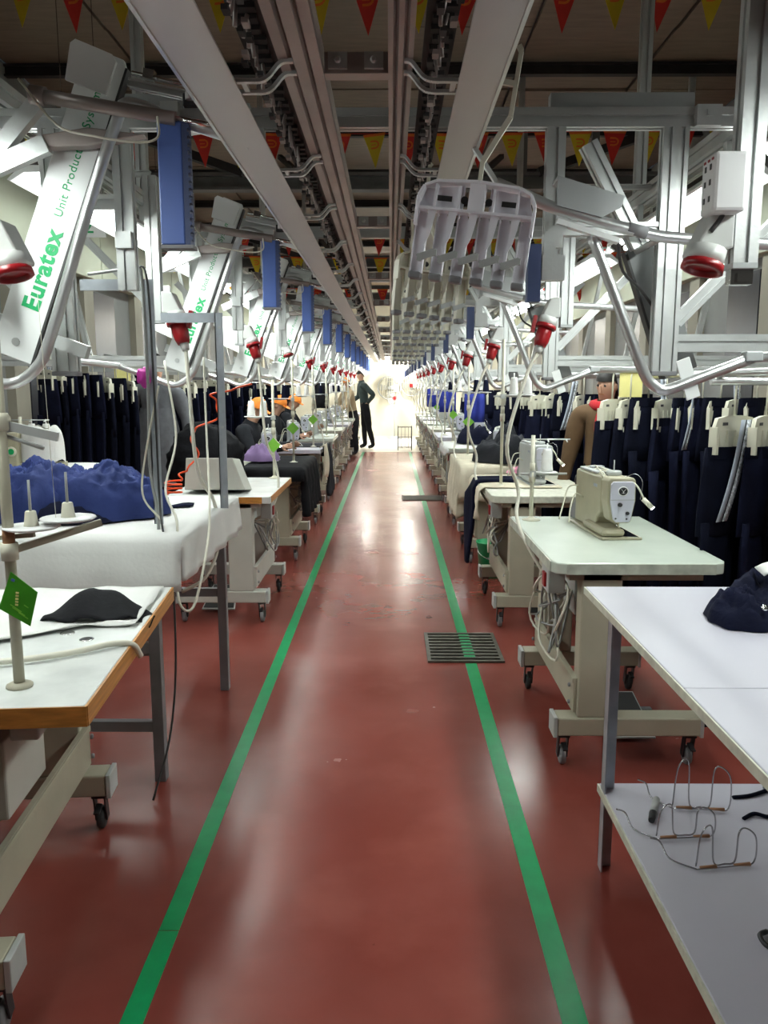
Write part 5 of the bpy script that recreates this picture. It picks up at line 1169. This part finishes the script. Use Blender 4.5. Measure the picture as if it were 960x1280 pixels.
# ------------------------------------------------------------------ far end of the hall
for x, z, r, lab in ((-.03, 1.44, .34, 'large round caged wall fan on the far wall, left one'), (.62, 1.50, .30, 'round caged wall fan on the far wall, right one')):
    t = thing('wall_fan', lab, 'fan', (x, YB, z))
    MB().tube([(r * math.cos(a), -.12, r * math.sin(a)) for a in [i * PI / 16 for i in range(33)]], .022, 8).build('cage_ring', 'panel_grey', t)
    b = MB()
    for i in range(-4, 5):
        q = i * r / 5; h = math.sqrt(max(0, r * r - q * q)); b.tube([(q, -.13, -h), (q, -.13, h)], .010, 6)
    b.tube([(r * .55 * math.cos(a), -.135, r * .55 * math.sin(a)) for a in [i * PI / 12 for i in range(25)]], .008, 6); b.build('cage_bars', 'wallc', t)
    for i in range(4): MB().prism([(.04, -.05), (r * .85, -.10), (r * .85, .10), (.04, .05)], -.006, .006, o=(0, -.07, 0), u=(math.cos(i * PI / 2), 0, math.sin(i * PI / 2)), v=(-math.sin(i * PI / 2), .35, math.cos(i * PI / 2))).build('blade', 'panel_grey', t)
    MB().lathe([(.07, 0), (.07, .10), (.05, .14)], (0, -.001, 0), 14, axis=(0, -1, 0)).build('motor_hub', 'red' if x > .3 else 'panel_grey', t)
t = thing('floor_fan', 'small standing fan with red hub before the far wall', 'fan', (.12, 23.2, 0))
MB().lathe([(.2, 0), (.2, .02), (.03, .05)], (0, 0, 0), 16).tube([(0, 0, .04), (0, 0, 1.02)], .018, 8).build('stand', 'panel_grey', t)
MB().tube([(.2 * math.cos(a), -.10, 1.14 + .2 * math.sin(a)) for a in [i * PI / 14 for i in range(29)]], .012, 8).build('cage_ring', 'panel_grey', t)
b = MB()
for i in range(12): b.tube([(.04 * math.cos(i * PI / 6), -.12, 1.14 + .04 * math.sin(i * PI / 6)), (.2 * math.cos(i * PI / 6), -.10, 1.14 + .2 * math.sin(i * PI / 6))], .005, 5)
b.build('cage_bars', 'panel_grey', t)
for i in range(3):
    a = i * 2.094
    MB().prism([(.03, -.03), (.17, -.06), (.17, .06), (.03, .03)], -.004, .004, o=(0, -.06, 1.14), u=(math.cos(a), 0, math.sin(a)), v=(-math.sin(a), .35, math.cos(a))).build('blade', 'white_plastic', t)
MB().lathe([(.06, 0), (.07, .06), (.05, .10)], (0, 0, 1.14), 12, axis=(0, -1, 0)).build('red_hub', 'red', t)
t = thing('wire_rack', 'low black wire rack standing on the floor at the far end of the aisle', 'rack', (.34, 18.9, 0))
for x in (-.16, .16):
    for y in (-.16, .16): MB().tube([(x, y, 0), (x, y, .56)], .009, 6).build('post', 'black', t)
for z in (.06, .30, .54):
    b = MB()
    for y in (-.16, .16): b.tube([(-.16, y, z), (.16, y, z)], .006, 5)
    for x in (-.16, -.05, .05, .16): b.tube([(x, -.16, z), (x, .16, z)], .006, 5)
    b.build('shelf_wires', 'black', t)
for x in (-.08, 0, .08): MB().tube([(x, -.16, .06), (x, -.16, .54)], .005, 5).build('bar', 'black', t)
